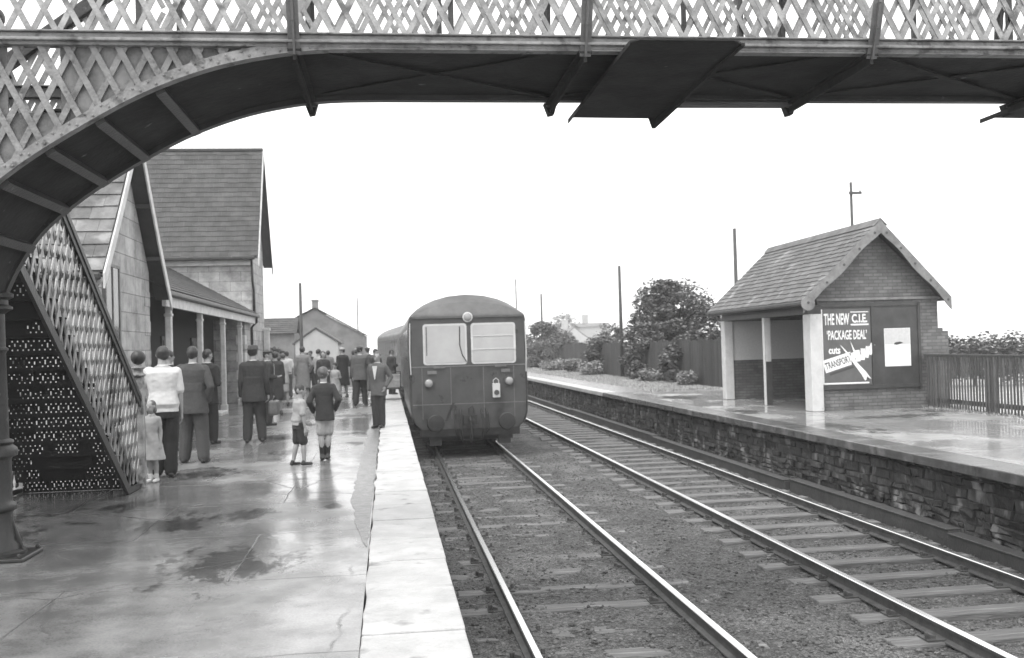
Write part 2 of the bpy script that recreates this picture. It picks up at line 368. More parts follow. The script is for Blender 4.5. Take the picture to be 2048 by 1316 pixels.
mb = MB(); mb.box(-16, -.20, 0.5, 47, -1.1, 0.0)
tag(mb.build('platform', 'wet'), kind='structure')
mb = MB(); mb.box(-.20, .36, .5, 47, -1.1, -.135)
tag(mb.build('platform', 'ashd'), kind='structure')
mb = MB()   # trowelled strip beside the coping
ys = [8.6 + i * .12 for i in range(318)]
L_ = []; R_ = []
for y in ys:
    wd = .23 * min(1, max(0, (y - 8.6) / 2.6)) ** .7 + .035 * noise.noise(Vector((y * .9, 1, 0))) + .02 * noise.noise(Vector((y * 4, 7, 0)))
    xr = -.215 + .02 * noise.noise(Vector((y * 3, 5, 0))); L_.append((xr - max(.004, wd), y, .004)); R_.append((xr, y, .004))
for i in range(len(ys) - 1): mb.add([L_[i], R_[i], R_[i + 1], L_[i + 1]], [(0, 1, 2, 3)])
tag(mb.build('paving_strip', 'strip', fix=False), kind='structure')

# coping slabs of the left platform
y = 1.0; k = 0
while y < 47:
    l = random.choice((.88, .95, 1.02, 1.08)); mb = MB()
    jag = [(-.195 + .028 * noise.noise(Vector((1, 1.7 * (y + l * t / 7), 0))) + .012 * noise.noise(Vector((4, 7 * (y + l * t / 7), 0))), y + .012 + (l - .024) * t / 7) for t in range(8)]
    poly = [(.42 + random.uniform(-.006, .006), y + l - .012 - random.uniform(0, .008), -.13), (.42 + random.uniform(-.006, .006), y + .012, -.13)] + [(a, b, -.13) for a, b in jag]
    mb.prism(poly, (0, 0, .135 + random.uniform(-.004, .006)))
    o = bevel(mb.build('coping_slab', 'white'), .012, 2)
    tag(o, 'whitewashed coping slab along the edge of the wet left platform', 'coping slab', 'whitewashed coping slabs along the left platform edge')
    y += l

# right platform
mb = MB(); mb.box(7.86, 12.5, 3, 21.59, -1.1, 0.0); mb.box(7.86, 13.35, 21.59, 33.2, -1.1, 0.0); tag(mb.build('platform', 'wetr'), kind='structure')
mb = MB(); mb.box(7.86, 16, 33.2, 95, -1.1, -.03); tag(mb.build('grass_bank', 'grass'), kind='structure')
mb = MB(); mb.box(7.80, 9.15, 33.2, 62, -1.0, -.006); tag(mb.build('path', 'strip'), kind='structure')
pw = empty('platform_wall', (7.4, 20, -1.05), 'dark rubble stone wall facing the right platform with long coping', 'platform wall')
mb = MB(); mb.box(7.47, 7.85, 2.5, 95, -1.1, -.14); mb.build('backing', 'mortar', pw)
mb = MB(); z = -1.06
while z < -.15:
    h = min(random.uniform(.07, .16), -.14 - z)
    if -.14 - (z + h) < .06: h = -.14 - z
    y = 2.5
    while y < 62:
        l = random.choice((random.uniform(.10, .25), random.uniform(.2, .6))); d = random.uniform(-.022, .018)
        x = 7.44 + d; j = lambda: random.uniform(-.02, .02)
        vs = [(7.52, y + .008, z + .006), (7.52, y + l - .008, z + .006), (7.52, y + l - .008, z + h - .006), (7.52, y + .008, z + h - .006),
              (x + j(), y + .012 + j(), z + .012 + j()), (x + j(), y + l - .012 + j(), z + .012 + j()), (x + j(), y + l - .012 + j(), z + h - .012 + j()), (x + j(), y + .012 + j(), z + h - .012 + j())]
        mb.add(vs, [(4, 7, 6, 5), (0, 1, 2, 3), (0, 4, 5, 1), (1, 5, 6, 2), (2, 6, 7, 3), (3, 7, 4, 0)])
        y += l
    z += h
mb.build('masonry', 'rubble', pw)
mb = MB(); y = 2.5
while y < 33:
    l = random.uniform(1.0, 1.5); x = 7.31 + random.uniform(-.012, .012)
    mb.box(x, 7.86, y + .004, y + l - .004, -.138, random.uniform(-.003, .006), 0); y += l
bevel(mb.build('coping', 'edgec', pw), .015)
tag(pw.children[-1], 'dark damp coping near the shelter')
mb = MB()
while y < 92:
    l = random.uniform(1.0, 1.5); mb.box(7.31 + random.uniform(-.012, .012), 7.80, y + .004, y + l - .004, -.138, random.uniform(-.003, .006), 0); y += l
bevel(mb.build('coping', 'white', pw), .015); tag(pw.children[-1], 'whitewashed coping beside the grass')

# ------------------------------------------------------------------ track
def rail(xf, y0, y1, label, pol=1.0):
    prof = [(-.060, 0, 0), (.060, 0, 0), (.060, .012, 0), (.012, .028, 0), (.012, .098, 0), (.034, .108, 0), (.036, .134, 0), (.028, .142, 1), (-.028, .142, 1), (-.036, .134, 0), (-.034, .108, 0), (-.012, .098, 0), (-.012, .028, 0), (-.060, .012, 0)]
    ys = [y0 + (y1 - y0) * i / 70 for i in range(71)]
    mb = MB(); n = len(prof); vs = [(xf(y) + p[0], y, SLEEP + p[1]) for y in ys for p in prof]
    for i in range(70):
        for k in range(n):
            q = (i * n + k, i * n + (k + 1) % n, (i + 1) * n + (k + 1) % n, (i + 1) * n + k)
            mb.f.append(q); mb.m.append(1 if k in (6, 7, 8) else 0)
    mb.v = vs; mb.f += [tuple(range(n)), tuple(range(70 * n, 71 * n))[::-1]]; mb.m += [0, 0]
    o = mb.build('rail', ['rust', 'rtop']); return tag(o, label, 'rail', 'running rails of the two tracks')
rail(lambda y: cx1(y) - G2, 1, 120, 'steel rail nearest the whitewashed left platform edge')
rail(lambda y: cx1(y) + G2, 1, 120, 'bright topped right rail of the track the railcar stands on')
rail(lambda y: cx2(y) - G2, 1, 120, 'left rail of the empty track beside the right platform')
rail(lambda y: cx2(y) + G2, 1, 120, 'steel rail nearest the rubble wall of the right platform')

def make_sleeper():
    mb = MB(); n = 9
    for i in range(n):
        pass
    mb.box(-1.3, 1.3, -.125, .125, -.13, 0)
    o = bevel(mb.build('sleeper', 'wood'), .014, 2)
    for s in (-1, 1):
        c = MB(); c.box(s * G2 - .16, s * G2 + .16, -.085, .085, .0, .016)
        for q in (-1, 1):
            c.prism([(s * G2 + q * .062, -.045, .016), (s * G2 + q * .125, -.045, .016), (s * G2 + q * .11, -.045, .05), (s * G2 + q * .062, -.045, .038)], (0, .09, 0))
            c.lathe([(.018, .016), (.018, .066), (.008, .072)], (s * G2 + q * .14, .03 * q, 0), 6)
        c.build('rail_chair', 'rust', o)
    return o
sp = make_sleeper(); first = True
for (cxf, dz, lab, grp, y0, y1) in ((cx1, -.026, 'weathered timber sleeper half sunk in cinders under the railcar track', 'sleepers of the railcar track', 2.2, 44),
                                  (cx2, .008, 'weathered timber sleeper under the empty right hand track', 'sleepers of the empty track', 2.6, 58)):
    y = y0
    while y < y1:
        o = sp if first else copy_tree(sp); first = False
        o.location = (cxf(y) + random.uniform(-.05, .05), y, SLEEP + dz + random.uniform(-.012, .006)); o.rotation_euler = (random.uniform(-.02, .02), 0, random.uniform(-.03, .03))
        tag(o, lab, 'sleeper', grp); y += .79 + random.uniform(-.05, .05)

# loose stones
mb = MB(); ico = [(0, 0, 1), (.9, 0, .3), (.28, .85, .3), (-.72, .52, .3), (-.72, -.52, .3), (.28, -.85, .3), (.72, .52, -.35), (-.28, .85, -.35), (-.9, 0, -.35), (-.28, -.85, -.35), (.72, -.52, -.35), (0, 0, -1)]
icf = [(0, 1, 2), (0, 2, 3), (0, 3, 4), (0, 4, 5), (0, 5, 1), (1, 6, 2), (2, 7, 3), (3, 8, 4), (4, 9, 5), (5, 10, 1), (2, 6, 7), (3, 7, 8), (4, 8, 9), (5, 9, 10), (1, 10, 6), (6, 11, 7), (7, 11, 8), (8, 11, 9), (9, 11, 10), (10, 11, 6)]
for i in range(23000):
    y = 4.5 + 20 * random.random() ** 1.7; x = random.uniform(.45, 7.38)
    inside = abs(abs(x - T1) - G2) < .07 or abs(abs(x - T2) - G2) < .07
    if inside: continue
    r = random.choice((.008, .011, .014, .018, .024)) * random.uniform(.8, 1.2); q = Matrix.Rotation(random.random() * 6.28, 3, 'Z')
    if random.random() < .0015: r = .045
    z = BED + .045 * noise.fractal(Vector((x * 2.2, y * 2.2, 3)), 1, 2, 4) + r * .25
    sx, sy, sz = random.uniform(.8, 1.4), random.uniform(.7, 1.1), random.uniform(.45, .8)
    vs = []
    for p in ico:
        w = q @ Vector((p[0] * sx, p[1] * sy, p[2] * sz)) * r * random.uniform(.85, 1.15); vs.append((x + w.x, y + w.y, z + w.z))
    mb.add(vs, icf)
tag(mb.build('ballast', 'stone', fix=False), 'loose cinders and stones strewn between the rails', 'ballast', kind='stuff')

mb = MB()   # signal rodding trunk along the foot of the wall
y = 2.5
for (l, dx, dz) in ((9.4, 0, 0), (5.1, .05, .03), (9, -.02, .0), (12, .03, .02), (14, 0, 0)):
    mb.box(6.96 + dx, 7.11 + dx, y, y + l - .05, -1.06, -.86 + dz); mb.box(6.94 + dx, 7.13 + dx, y + .01, y + l - .06, -.858 + dz, -.835 + dz); y += l
o = bevel(mb.build('cable_trough', 'edge'), .01)
tag(o, 'long low dark trough lying along the foot of the rubble platform wall', 'cable trough')

# ------------------------------------------------------------------ footbridge
YN, YF, ZB = 7.44, 8.95, 3.90
XE = 9.6
AP = [(-3.30, 1.9), (-3.22, 2.2), (-3.08, 2.50), (-2.88, 2.78), (-2.55, 3.06), (-2.15, 3.32), (-1.70, 3.57), (-1.25, 3.745), (-.85, 3.84), (-.45, 3.89), (0, ZB)]
def arch_pts():
    """smooth polyline through AP (Catmull-Rom)"""
    out = []
    for i in range(len(AP) - 1):
        p0 = AP[max(i - 1, 0)]; p1 = AP[i]; p2 = AP[i + 1]; p3 = AP[min(i + 2, len(AP) - 1)]
        for t in (0, .25, .5, .75):
            f = lambda a, b, c, d: .5 * (2 * b + (c - a) * t + (2 * a - 5 * b + 4 * c - d) * t * t + (3 * b - a - 3 * c + d) * t ** 3)
            out.append((f(p0[0], p1[0], p2[0], p3[0]), f(p0[1], p1[1], p2[1], p3[1])))
    out.append(AP[-1]); return out
ARL = arch_pts()
MIR = 2 * 3.2    # the bridge is symmetrical about x = 3.2
ARCH = ARL + [(MIR - x, z) for x, z in ARL[::-1]]
def archz(x):
    if x > 3.2: x = MIR - x
    if x >= 0: return ZB
    for (a, b), (c, d) in zip(ARL[:-1], ARL[1:]):
        if a <= x <= c: return b + (d - b) * (x - a) / max(c - a, 1e-6)
    return 0
def archx(z):    # left end of the band at height z
    for (a, b), (c, d) in zip(ARL[:-1], ARL[1:]):
        if b <= z <= d: return a + (c - a) * (z - b) / max(d - b, 1e-6)
    return ARL[0][0] if z < ARL[0][1] else 0

fb = empty('footbridge', (3.2, 8.2, 0), 'arched lattice iron footbridge crossing over both tracks', 'footbridge')
def lattice(mb, x0, x1, z0, zt, y, sp, ang, w, t, keep, sidex=None):
    """two families of flat bars filling the region where keep(u, z) holds; u runs along x (or along y when sidex is set)"""
    k = math.tan(ang); H = zt - z0; n = 60
    for s in (-1, 1):
        u = x0 - H / k
        while u < x1 + H / k:
            run = None
            for i in range(n + 1):
                z = z0 + H * i / n; uu = u + s * (H * i / n) / k
                ok = x0 <= uu <= x1 and keep(uu, z)
                if ok and run is None: run = (uu, z)
                if ok: last = (uu, z)
                if run is not None and (not ok or i == n):
                    if last[1] - run[1] > .03:
                        dy = s * t * .55
                        a, b = ((run[0], y + dy, run[1]), (last[0], y + dy, last[1])) if sidex is None else ((sidex + dy, run[0], run[1]), (sidex + dy, last[0], last[1]))
                        mb.bar(a, b, t, w, up=((0, 1, 0) if sidex is None else (1, 0, 0))) if False else mb.bar(a, b, w, t, up=((0, 1, 0) if sidex is None else (1, 0, 0)))
                    run = None
            u += sp
SPC, ANG = .178, R(63)
for yy, out in ((YN, -1), (YF, 1)):
    # girder: arch rib with flange, moulding, spandrel lattice
    mb = MB(); P = ARCH
    for (a, b), (c, d) in zip(P[:-1], P[1:]):
        mb.bar((a, yy, b + .035), (c, yy, d + .035), .09, .085, up=(0, 0, 1)) if False else mb.prism([(a, yy - .045, b), (c, yy - .045, d), (c, yy - .045, d + .08), (a, yy - .045, b + .08)], (0, .09, 0))
    if out < 0:
        for i in range(230):      # rivet heads along the rib
            x = -3.2 + .055 * i
            if x > 9.5: break
            for dz in (.022, .062):
                if (i + (dz > .03)) % 2: mb.lathe([(.011, 0), (.009, .006), (.004, .009)], (x, yy - .045, archz(x) + dz), 6, axis='y')
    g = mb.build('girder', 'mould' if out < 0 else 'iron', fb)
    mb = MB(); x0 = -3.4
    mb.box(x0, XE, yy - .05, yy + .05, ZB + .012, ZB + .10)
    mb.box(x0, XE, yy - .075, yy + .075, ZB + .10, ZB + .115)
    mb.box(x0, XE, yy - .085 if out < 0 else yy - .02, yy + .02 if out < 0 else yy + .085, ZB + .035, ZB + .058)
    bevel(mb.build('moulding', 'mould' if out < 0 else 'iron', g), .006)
    for sa, sb in ((-3.25, -.35), (MIR + .35, MIR + 3.25)):
        mb = MB(); lattice(mb, sa, sb, 1.95, ZB + .02, yy, SPC, ANG, .045, .010, lambda u, z: z > archz(u) + .05)
        mb.build('spandrel_lattice', 'mould', g)
    if out < 0:      # plates riveted behind the near spandrel, one open panel left between them
        mb = MB(); xs = [-3.2 + .04 * i for i in range(78)]
        for a, b in zip(xs[:-1], xs[1:]):
            lo = max(archz(a), archz(b)) + .05; hi = ZB + .02
            if -2.66 < a < -2.30: hi = 3.44
            if hi > lo: mb.box(a, b, yy + .022, yy + .028, lo, hi)
        mb.build('spandrel_plate', 'spand', g)
    xa = -3.3 if yy == YN else -1.85
    mb = MB(); lattice(mb, xa, XE, ZB + .11, 5.17, yy, SPC, ANG, .040, .010, lambda u, z: True)
    p = mb.build('parapet', 'lat', fb)
    mb = MB(); mb.box(xa - .04, XE, yy - .05, yy + .05, 5.16, 5.22); bevel(mb.build('handrail', 'iron', p), .015)
    for x in [-1.73 + 2.27 * i for i in range(5)]:
        mb = MB(); mb.box(x - .02, x + .02, yy + (.012 if out < 0 else -.05), yy + (.05 if out < 0 else -.012), ZB + .116, 5.16)
        mb.build('stanchion', 'iron', p)
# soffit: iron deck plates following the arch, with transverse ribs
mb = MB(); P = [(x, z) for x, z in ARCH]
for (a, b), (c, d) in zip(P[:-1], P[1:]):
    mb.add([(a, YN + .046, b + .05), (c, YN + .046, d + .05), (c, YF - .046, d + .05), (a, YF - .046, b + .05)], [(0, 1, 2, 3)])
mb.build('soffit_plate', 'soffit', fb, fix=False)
mb = MB()
for x in (-3.02, -2.72, -2.40, -2.05, -1.62):
    z = archz(x); sl = (archz(x + .02) - archz(x - .02)) / .04; t = Vector((1, 0, sl)).normalized()
    nrm = Vector((-t.z, 0, t.x)); a = Vector((x, 0, z + .045)) - nrm * .0
    q = [a - t * .035, a + t * .035, a + t * .035 - nrm * .07, a - t * .035 - nrm * .07]
    mb.prism([(w.x, YN + .05, w.z) for w in q], (0, YF - YN - .10, 0))
mb.build('soffit_rib', 'iron', fb)
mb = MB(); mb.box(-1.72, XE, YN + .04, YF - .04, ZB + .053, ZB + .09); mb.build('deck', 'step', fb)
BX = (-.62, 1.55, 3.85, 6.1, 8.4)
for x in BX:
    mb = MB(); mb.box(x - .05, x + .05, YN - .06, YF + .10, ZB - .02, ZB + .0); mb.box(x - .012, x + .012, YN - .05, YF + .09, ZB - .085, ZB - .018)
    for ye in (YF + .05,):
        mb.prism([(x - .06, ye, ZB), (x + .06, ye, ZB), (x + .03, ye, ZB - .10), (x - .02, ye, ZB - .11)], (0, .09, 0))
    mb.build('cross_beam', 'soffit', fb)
    for yy, s in ((YN, -1), (YF, 1)):
        mb = MB(); pf = [(3.86, .04), (3.95, .075), (4.08, .13), (4.25, .19), (4.5, .215), (4.8, .17), (5.16, .04)]
        pts = [(x, yy + s * o_, z_) for z_, o_ in pf]
        for a, b in zip(pts[:-1], pts[1:]): mb.bar(a, b, .085, .012, up=(0, 1, 0)); mb.bar(a, b, .018, .06, up=(0, 1, 0))
        mb.build('bracket', 'brk', fb)
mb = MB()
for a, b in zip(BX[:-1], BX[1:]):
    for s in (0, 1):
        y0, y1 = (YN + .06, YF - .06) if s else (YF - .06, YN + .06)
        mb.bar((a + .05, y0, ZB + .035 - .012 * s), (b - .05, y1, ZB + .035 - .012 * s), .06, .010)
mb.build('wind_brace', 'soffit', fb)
def smoke(x0, x1):
    mb = MB(); z = 3.835
    mb.prism([(x0, 6.96, z), (x0 + .06, 6.9, z), (x1 - .08, 6.9, z), (x1, 6.98, z), (x1, 9.34, z), (x0, 9.30, z)], (0, 0, .014))
    mb.prism([(x0 - .005, 6.96, z - .02), (x0 - .005, 9.42, z - .03), (x0 - .005, 9.42, z + .012), (x0 - .005, 6.96, z + .013)], (.006, 0, 0))
    mb.prism([(x1 - .002, 6.98, z - .01), (x1 - .002, 9.46, z - .07), (x1 - .002, 9.46, z + .012), (x1 - .002, 6.98, z + .012)], (.03, 0, 0))
    mb.prism([(x1 - .08, 9.30, z), (x1, 9.30, z), (x1, 9.46, z - .07)], (0, .012, 0))
    mb.build('smoke_plate', 'soffit', fb)
smoke(1.79, 2.63); smoke(6.05, 6.85)
mb = MB(); mb.box(2.72, 3.95, YF - .03, YF + .09, ZB - .035, ZB - .004); mb.build('packing_timber', 'wood', fb)
def column(x, y):
    pr = [(.24, 0), (.24, .03), (.20, .045), (.19, .09), (.165, .13), (.15, .22), (.135, .34), (.138, .36), (.165, .375), (.17, .40), (.165, .425), (.14, .44), (.135, .46), (.132, .80), (.14, .82), (.18, .835),
          (.185, .87), (.178, .90), (.14, .93), (.155, .95), (.15, .965), (.118, .98), (.105, 1.7), (.112, 1.72), (.125, 1.73), (.125, 1.745), (.104, 1.76), (.102, 2.04), (.13, 2.06), (.165, 2.08), (.165, 2.10), (.13, 2.12), (.13, 2.16), (.17, 2.18), (.175, 2.21), (.13, 2.23), (.12, 2.9)]
    mb = MB(); mb.lathe(pr, (x, y, .03), 24); o = mb.build('column', 'iron', fb, smooth=True)
    o.modifiers.new('e', 'EDGE_SPLIT').split_angle = R(50)
    mb = MB(); mb.box(x - .30, x + .30, y - .26, y + .26, 0, .032)
    for s, t in ((1, 0), (-1, 0), (0, 1), (0, -1)):
        mb.prism([(x + s * .12 - t * .012, y + t * .12 - s * .012, .06), (x + s * .24 - t * .012, y + t * .24 - s * .012, .05), (x + s * .14 - t * .012, y + t * .14 - s * .012, .32)], (t * .024, s * .024, 0))
    for s in (-1, 1):
        for t in (-1, 1): mb.lathe([(.02, .032), (.02, .06), (.01, .066)], (x + s * .26, y + t * .22, 0), 6)
    bevel(mb.build('column_base', 'iron', o), .008, 1)
for x, y in ((-3.335, YF), (-3.43, YN), (9.85, YF), (9.85, YN)): column(x, y)

# ------------------------------------------------------------------ staircase
st = empty('iron_staircase', (-3.8, 11, 0), 'lattice sided iron staircase coming down from the footbridge to the left platform', 'staircase')
SX0, SX1, SY0, SY1, LZ = -4.62, -3.18, 9.05, 13.22, 2.95
NR = 17; rise = LZ / NR; going = (SY1 - SY0) / NR; TS = LZ / (SY1 - SY0) * .985
mb = MB(); mb.box(SX0, SX1, YN - .02, SY0, LZ - .05, LZ); mb.build('landing', 'step', st)
for i in range(NR):
    y = SY1 - going * i; z = rise * i      # riser i at front edge y, going up towards the camera
    clog = [random.random() for _ in range(12)]
    mb = MB(); nc, nr_ = 104, 11; W = SX1 - SX0 - .06; cw = W / nc; ch = (rise - .01) / nr_
    for c in range(nc):
        for r_ in range(nr_):
            hole = (r_ == 5 and c % 8 in (0, 4)) or (r_ in (2, 8) and c % 8 in (2, 6)) or (r_ in (4, 6) and c % 8 == 4)
            if hole and (random.random() < .15 or noise.noise(Vector((c * .035, i * .3, 2))) > .25): hole = False      # clogged with soot and dirt
            if not hole:
                x = SX0 + .03 + c * cw; zz = z + .002 + r_ * ch
                mb.add([(x, y - .012, zz), (x + cw, y - .012, zz), (x + cw, y - .012, zz + ch), (x, y - .012, zz + ch)], [(0, 1, 2, 3)])
    mb.build('riser', 'step', st, fix=False)
    mb = MB(); mb.box(SX0 + .03, SX1 - .03, y - going - .006, y + .018, z + rise - .012, z + rise + .008); mb.build('tread', 'step', st)
for X, inner in ((SX1, True), (SX0, False)):
    zl = lambda y: max(0.0, LZ - (y - SY0) * TS)
    mb = MB(); n = 16; ya, yb = SY0 - .15, SY1 + .02
    mb.prism([(X - .012, ya, LZ - (ya - SY0) * TS - .43), (X - .012, SY1 - .62, .01), (X - .012, SY1, .01), (X - .012, SY1, .06), (X - .012, SY1 - .55, .09), (X - .012, ya, LZ - (ya - SY0) * TS - .31)], (.034, 0, 0))
    s_ = mb.build('stringer', 'iron', st)
    mb = MB()
    lattice(mb, ya, SY1 - .02, .03, LZ + 1.25, 0, SPC, R(63), .045, .012, lambda u, z: max(.03, LZ - (u - SY0) * TS - .33) < z < LZ - (u - SY0) * TS + 1.07, sidex=X)
    mb.build('lattice_panel', 'stairlat' if inner else 'iron', st)  # track-side panel coloured as if catching the sky, other side left dark
    mb = MB(); a = (X, ya, LZ + 1.10 + .15 * TS); b = (X, SY1 + .02, LZ + 1.10 - (SY1 + .02 - SY0) * TS)
    mb.bar(a, b, .10, .075); mb.bar((a[0] + .03, a[1], a[2] - .07), (b[0] + .03, b[1], b[2] - .07), .015, .09)
    bevel(mb.build('handrail', 'iron', st), .012)
def newel(x, y, z0, h):
    mb = MB(); mb.box(x - .062, x + .062, y - .062, y + .062, z0, z0 + h - .34); o = bevel(mb.build('newel_post', 'lat', st), .012)
    mb = MB(); mb.lathe([(.085, 0), (.09, .02), (.075, .04), (.06, .05), (.06, .09), (.085, .105), (.085, .12), (.05, .13), (.045, .15)], (x, y, z0 + h - .34), 16); mb.build('collar', 'mould', o, smooth=True)
    mb = MB(); mb.ell((x, y, z0 + h - .095), (.092, .092, .095), 18, 12); mb.build('ball_finial', 'iron', o, smooth=True)
newel(SX1, SY1 + .06, 0, 1.76); newel(SX0, SY1 + .06, 0, 1.76); newel(-3.28, YF + .02, LZ, 1.76)
# short upper flight from deck down to the landing, with its raked parapet on the far side
DZ = ZB + .09; n = 6; ux0, ux1 = -3.10, -1.72; rr = (DZ - LZ) / n; gg = (ux1 - ux0) / n
for i in range(n):
    x = ux1 - gg * i; z = DZ - rr * (i + 1)
    mb = MB(); mb.box(x - .012, x, YN + .06, YF - .06, z, z + rr - .014); mb.build('riser', 'step', st)
    mb = MB(); mb.box(x - gg - .01, x + .004, YN + .055, YF - .055, z - .012, z + .006); mb.build('tread', 'step', st)
sl = (DZ - LZ) / (ux1 - ux0)
mb = MB(); fz = lambda x: LZ + (x - ux0) * sl
mb.prism([(ux0 - .08, YF - .02, fz(ux0) - .14), (ux1, YF - .02, fz(ux1) - .14), (ux1, YF - .02, fz(ux1) + .1), (ux0 - .08, YF - .02, fz(ux0) + .1)], (0, .03, 0)); mb.build('stringer', 'iron', st)
mb = MB(); lattice(mb, ux0 - .1, ux1 - .14, LZ, 5.2, YF, SPC, ANG, .045, .010, lambda u, z: fz(u) + .08 < z < fz(u) + 1.28); mb.build('lattice_panel', 'lat', st)
mb = MB(); mb.bar((ux0 - .16, YF, fz(ux0 - .16) + 1.32), (ux1 - .16, YF, fz(ux1 - .16) + 1.30), .10, .12); bevel(mb.build('handrail', 'iron', st), .012)

# ------------------------------------------------------------------ slated roofs
def slates(mb, e0, e1, r0, r1, rows, w, t=.012, jit=.012, lap=.35, mi=0):
    """courses of slates between eave e0-e1 and ridge r0-r1"""
    e0, e1, r0, r1 = map(Vector, (e0, e1, r0, r1)); up = ((r0 - e0) + (r1 - e1)).normalized(); al = (e1 - e0).normalized(); nrm = al.cross(up).normalized()
    if nrm.z < 0: nrm = -nrm
    for i in range(rows):
        a = e0.lerp(r0, i / rows); b = e1.lerp(r1, i / rows); a2 = e0.lerp(r0, min(1, (i + 1 + lap) / rows)); b2 = e1.lerp(r1, min(1, (i + 1 + lap) / rows))
        L = (b - a).length; n = max(1, round(L / w)); o = .5 if i % 2 else 0
        cuts = [0] + [(k + o + random.uniform(-.08, .08)) / n for k in range(0 if o else 1, n)] + [1]
        for u0, u1 in zip(cuts[:-1], cuts[1:]):
            if u1 - u0 < .1 / n: continue
            d = up * random.uniform(-jit, jit); lift = nrm * (t * 1.9); g = .0025 / L
            p = [a.lerp(b, u0 + g) + d + lift, a.lerp(b, u1 - g) + d + lift, a2.lerp(b2, u1 - g) + nrm * t * .3, a2.lerp(b2, u0 + g) + nrm * t * .3]
            q = [v - nrm * t for v in p]
            mb.add(p + q, [(0, 1, 2, 3), (0, 4, 5, 1), (1, 5, 6, 2), (3, 2, 6, 7), (0, 3, 7, 4)], mi)
    mb.add([e0, e1, r1, r0], [(0, 1, 2, 3)], mi)

# ------------------------------------------------------------------ station house
sh = empty('station_house', (-8, 26, 0), 'stone station house with steep slated gables and a posted veranda', 'station house')
FX = -4.86
def wall(name, m, boxes, parent=sh):
    mb = MB()
    for b in boxes: mb.box(*b)
    return mb.build(name, m, parent)
# near wing: ridge along x, gable towards the track
AY, AZ = 19.45, 5.98; NE, NZ = 16.95, 3.08; FE, FZ = 21.95, 2.95
mb = MB(); gp = [(FX, 17.35, 0), (FX, 17.35, 3.35), (FX, AY, AZ - .22), (FX, 21.35, 3.4), (FX, 21.35, 0)]
mb.prism(gp, (-.35, 0, 0)); mb.box(-14, FX - .35, 17.35, 17.7, 0, 3.3); mb.box(-14, FX - .35, 21.0, 21.35, 0, 3.3)
mb.build('wall', 'ashlar', sh)
mb = MB(); mb.box(FX + .001, FX + .05, 17.95, 18.8, .5, 3.28); wn = mb.build('window', 'glass', sh)
mb = MB()
for y0, y1, z0, z1 in ((17.9, 17.95, .45, 3.33), (18.8, 18.85, .45, 3.33), (17.95, 18.8, 3.28, 3.33), (17.95, 18.8, 1.85, 1.9), (18.36, 18.39, .5, 1.85), (18.36, 18.39, 1.9, 3.28)): mb.box(FX, FX + .065, y0, y1, z0, z1)
mb.build('window_frame', 'barge', wn)
mb = MB(); mb.box(FX - .1, FX + .12, 17.8, 18.95, .36, .45); mb.build('window_sill', 'trim', wn)
mb = MB()
for z in (.3, .9, 1.5, 2.1, 2.7): mb.box(FX - .2, FX + .012, 21.352 - .45, 21.352 + .01, z, z + .3)
bevel(mb.build('quoin', 'ashlar', sh), .01)
rf = MB(); slates(rf, (-14, NE, NZ), (FX + .28, NE, NZ), (-14, AY, AZ), (FX + .28, AY, AZ), 12, .42, .02)
rfo = rf.build('roof', 'slateb', sh)
rf = MB(); slates(rf, (FX + .28, FE, FZ), (-14, FE, FZ), (FX + .28, AY, AZ), (-14, AY, AZ), 18, .3); rf.build('roof', 'slate', sh)
mb = MB(); mb.tube([(FX + .3, AY, AZ + .03), (-14, AY, AZ + .03)], .07, 8); mb.build('ridge_tile', 'slate', rfo)
def barge(pts, wd, x, th, m, par):
    """bargeboard following pts (y, z), wd deep"""
    mb = MB()
    for (a, b), (c, d) in zip(pts[:-1], pts[1:]): mb.prism([(x, a, b), (x, c, d), (x, c, d - wd), (x, a, b - wd)], (th, 0, 0))
    return bevel(mb.build('bargeboard', m, par), .006, 1)
def curve(y0, z0, y1, z1, sag, n=7):
    return [(y0 + (y1 - y0) * t / n, z0 + (z1 - z0) * t / n - sag * math.sin(math.pi * t / n)) for t in range(n + 1)]
barge(curve(NE - .06, NZ - .02, AY, AZ + .06, .06), .26, FX + .29, .035, 'trim', sh)
barge(curve(FE + .05, FZ - .05, AY, AZ + .06, .10), .26, FX + .29, .035, 'trim', sh)
mb = MB()   # underside boards of the gable overhang
for (ya, za, yb, zb) in ((NE, NZ, AY, AZ), (FE, FZ, AY, AZ)):
    mb.prism([(FX - .02, ya, za - .05), (FX + .28, ya, za - .05), (FX + .28, yb, zb - .05), (FX - .02, yb, zb - .05)], (0, 0, -.03))
    for t in (.3, .62):
        y_ = ya + (yb - ya) * t; z_ = za + (zb - za) * t - .17; mb.box(FX - .01, FX + .28, y_ - .06, y_ + .06, z_ - .05, z_ + .03)
mb.build('soffit_board', 'board', sh)
mb = MB(); mb.box(-14, FX + .26, NE - .12, NE - .0, NZ - .13, NZ - .01); bevel(mb.build('gutter', 'iron', sh), .03)
mb = MB(); mb.prism([(FX - .02, 17.1, 2.75), (FX + .2, 17.1, 2.95), (FX + .2, 17.1, 3.02), (FX - .02, 17.1, 3.02)], (0, .2, 0)); mb.box(FX - .1, FX + .06, 17.05, 17.35, 2.4, 2.75); bevel(mb.build('corbel', 'ashlar', sh), .03)
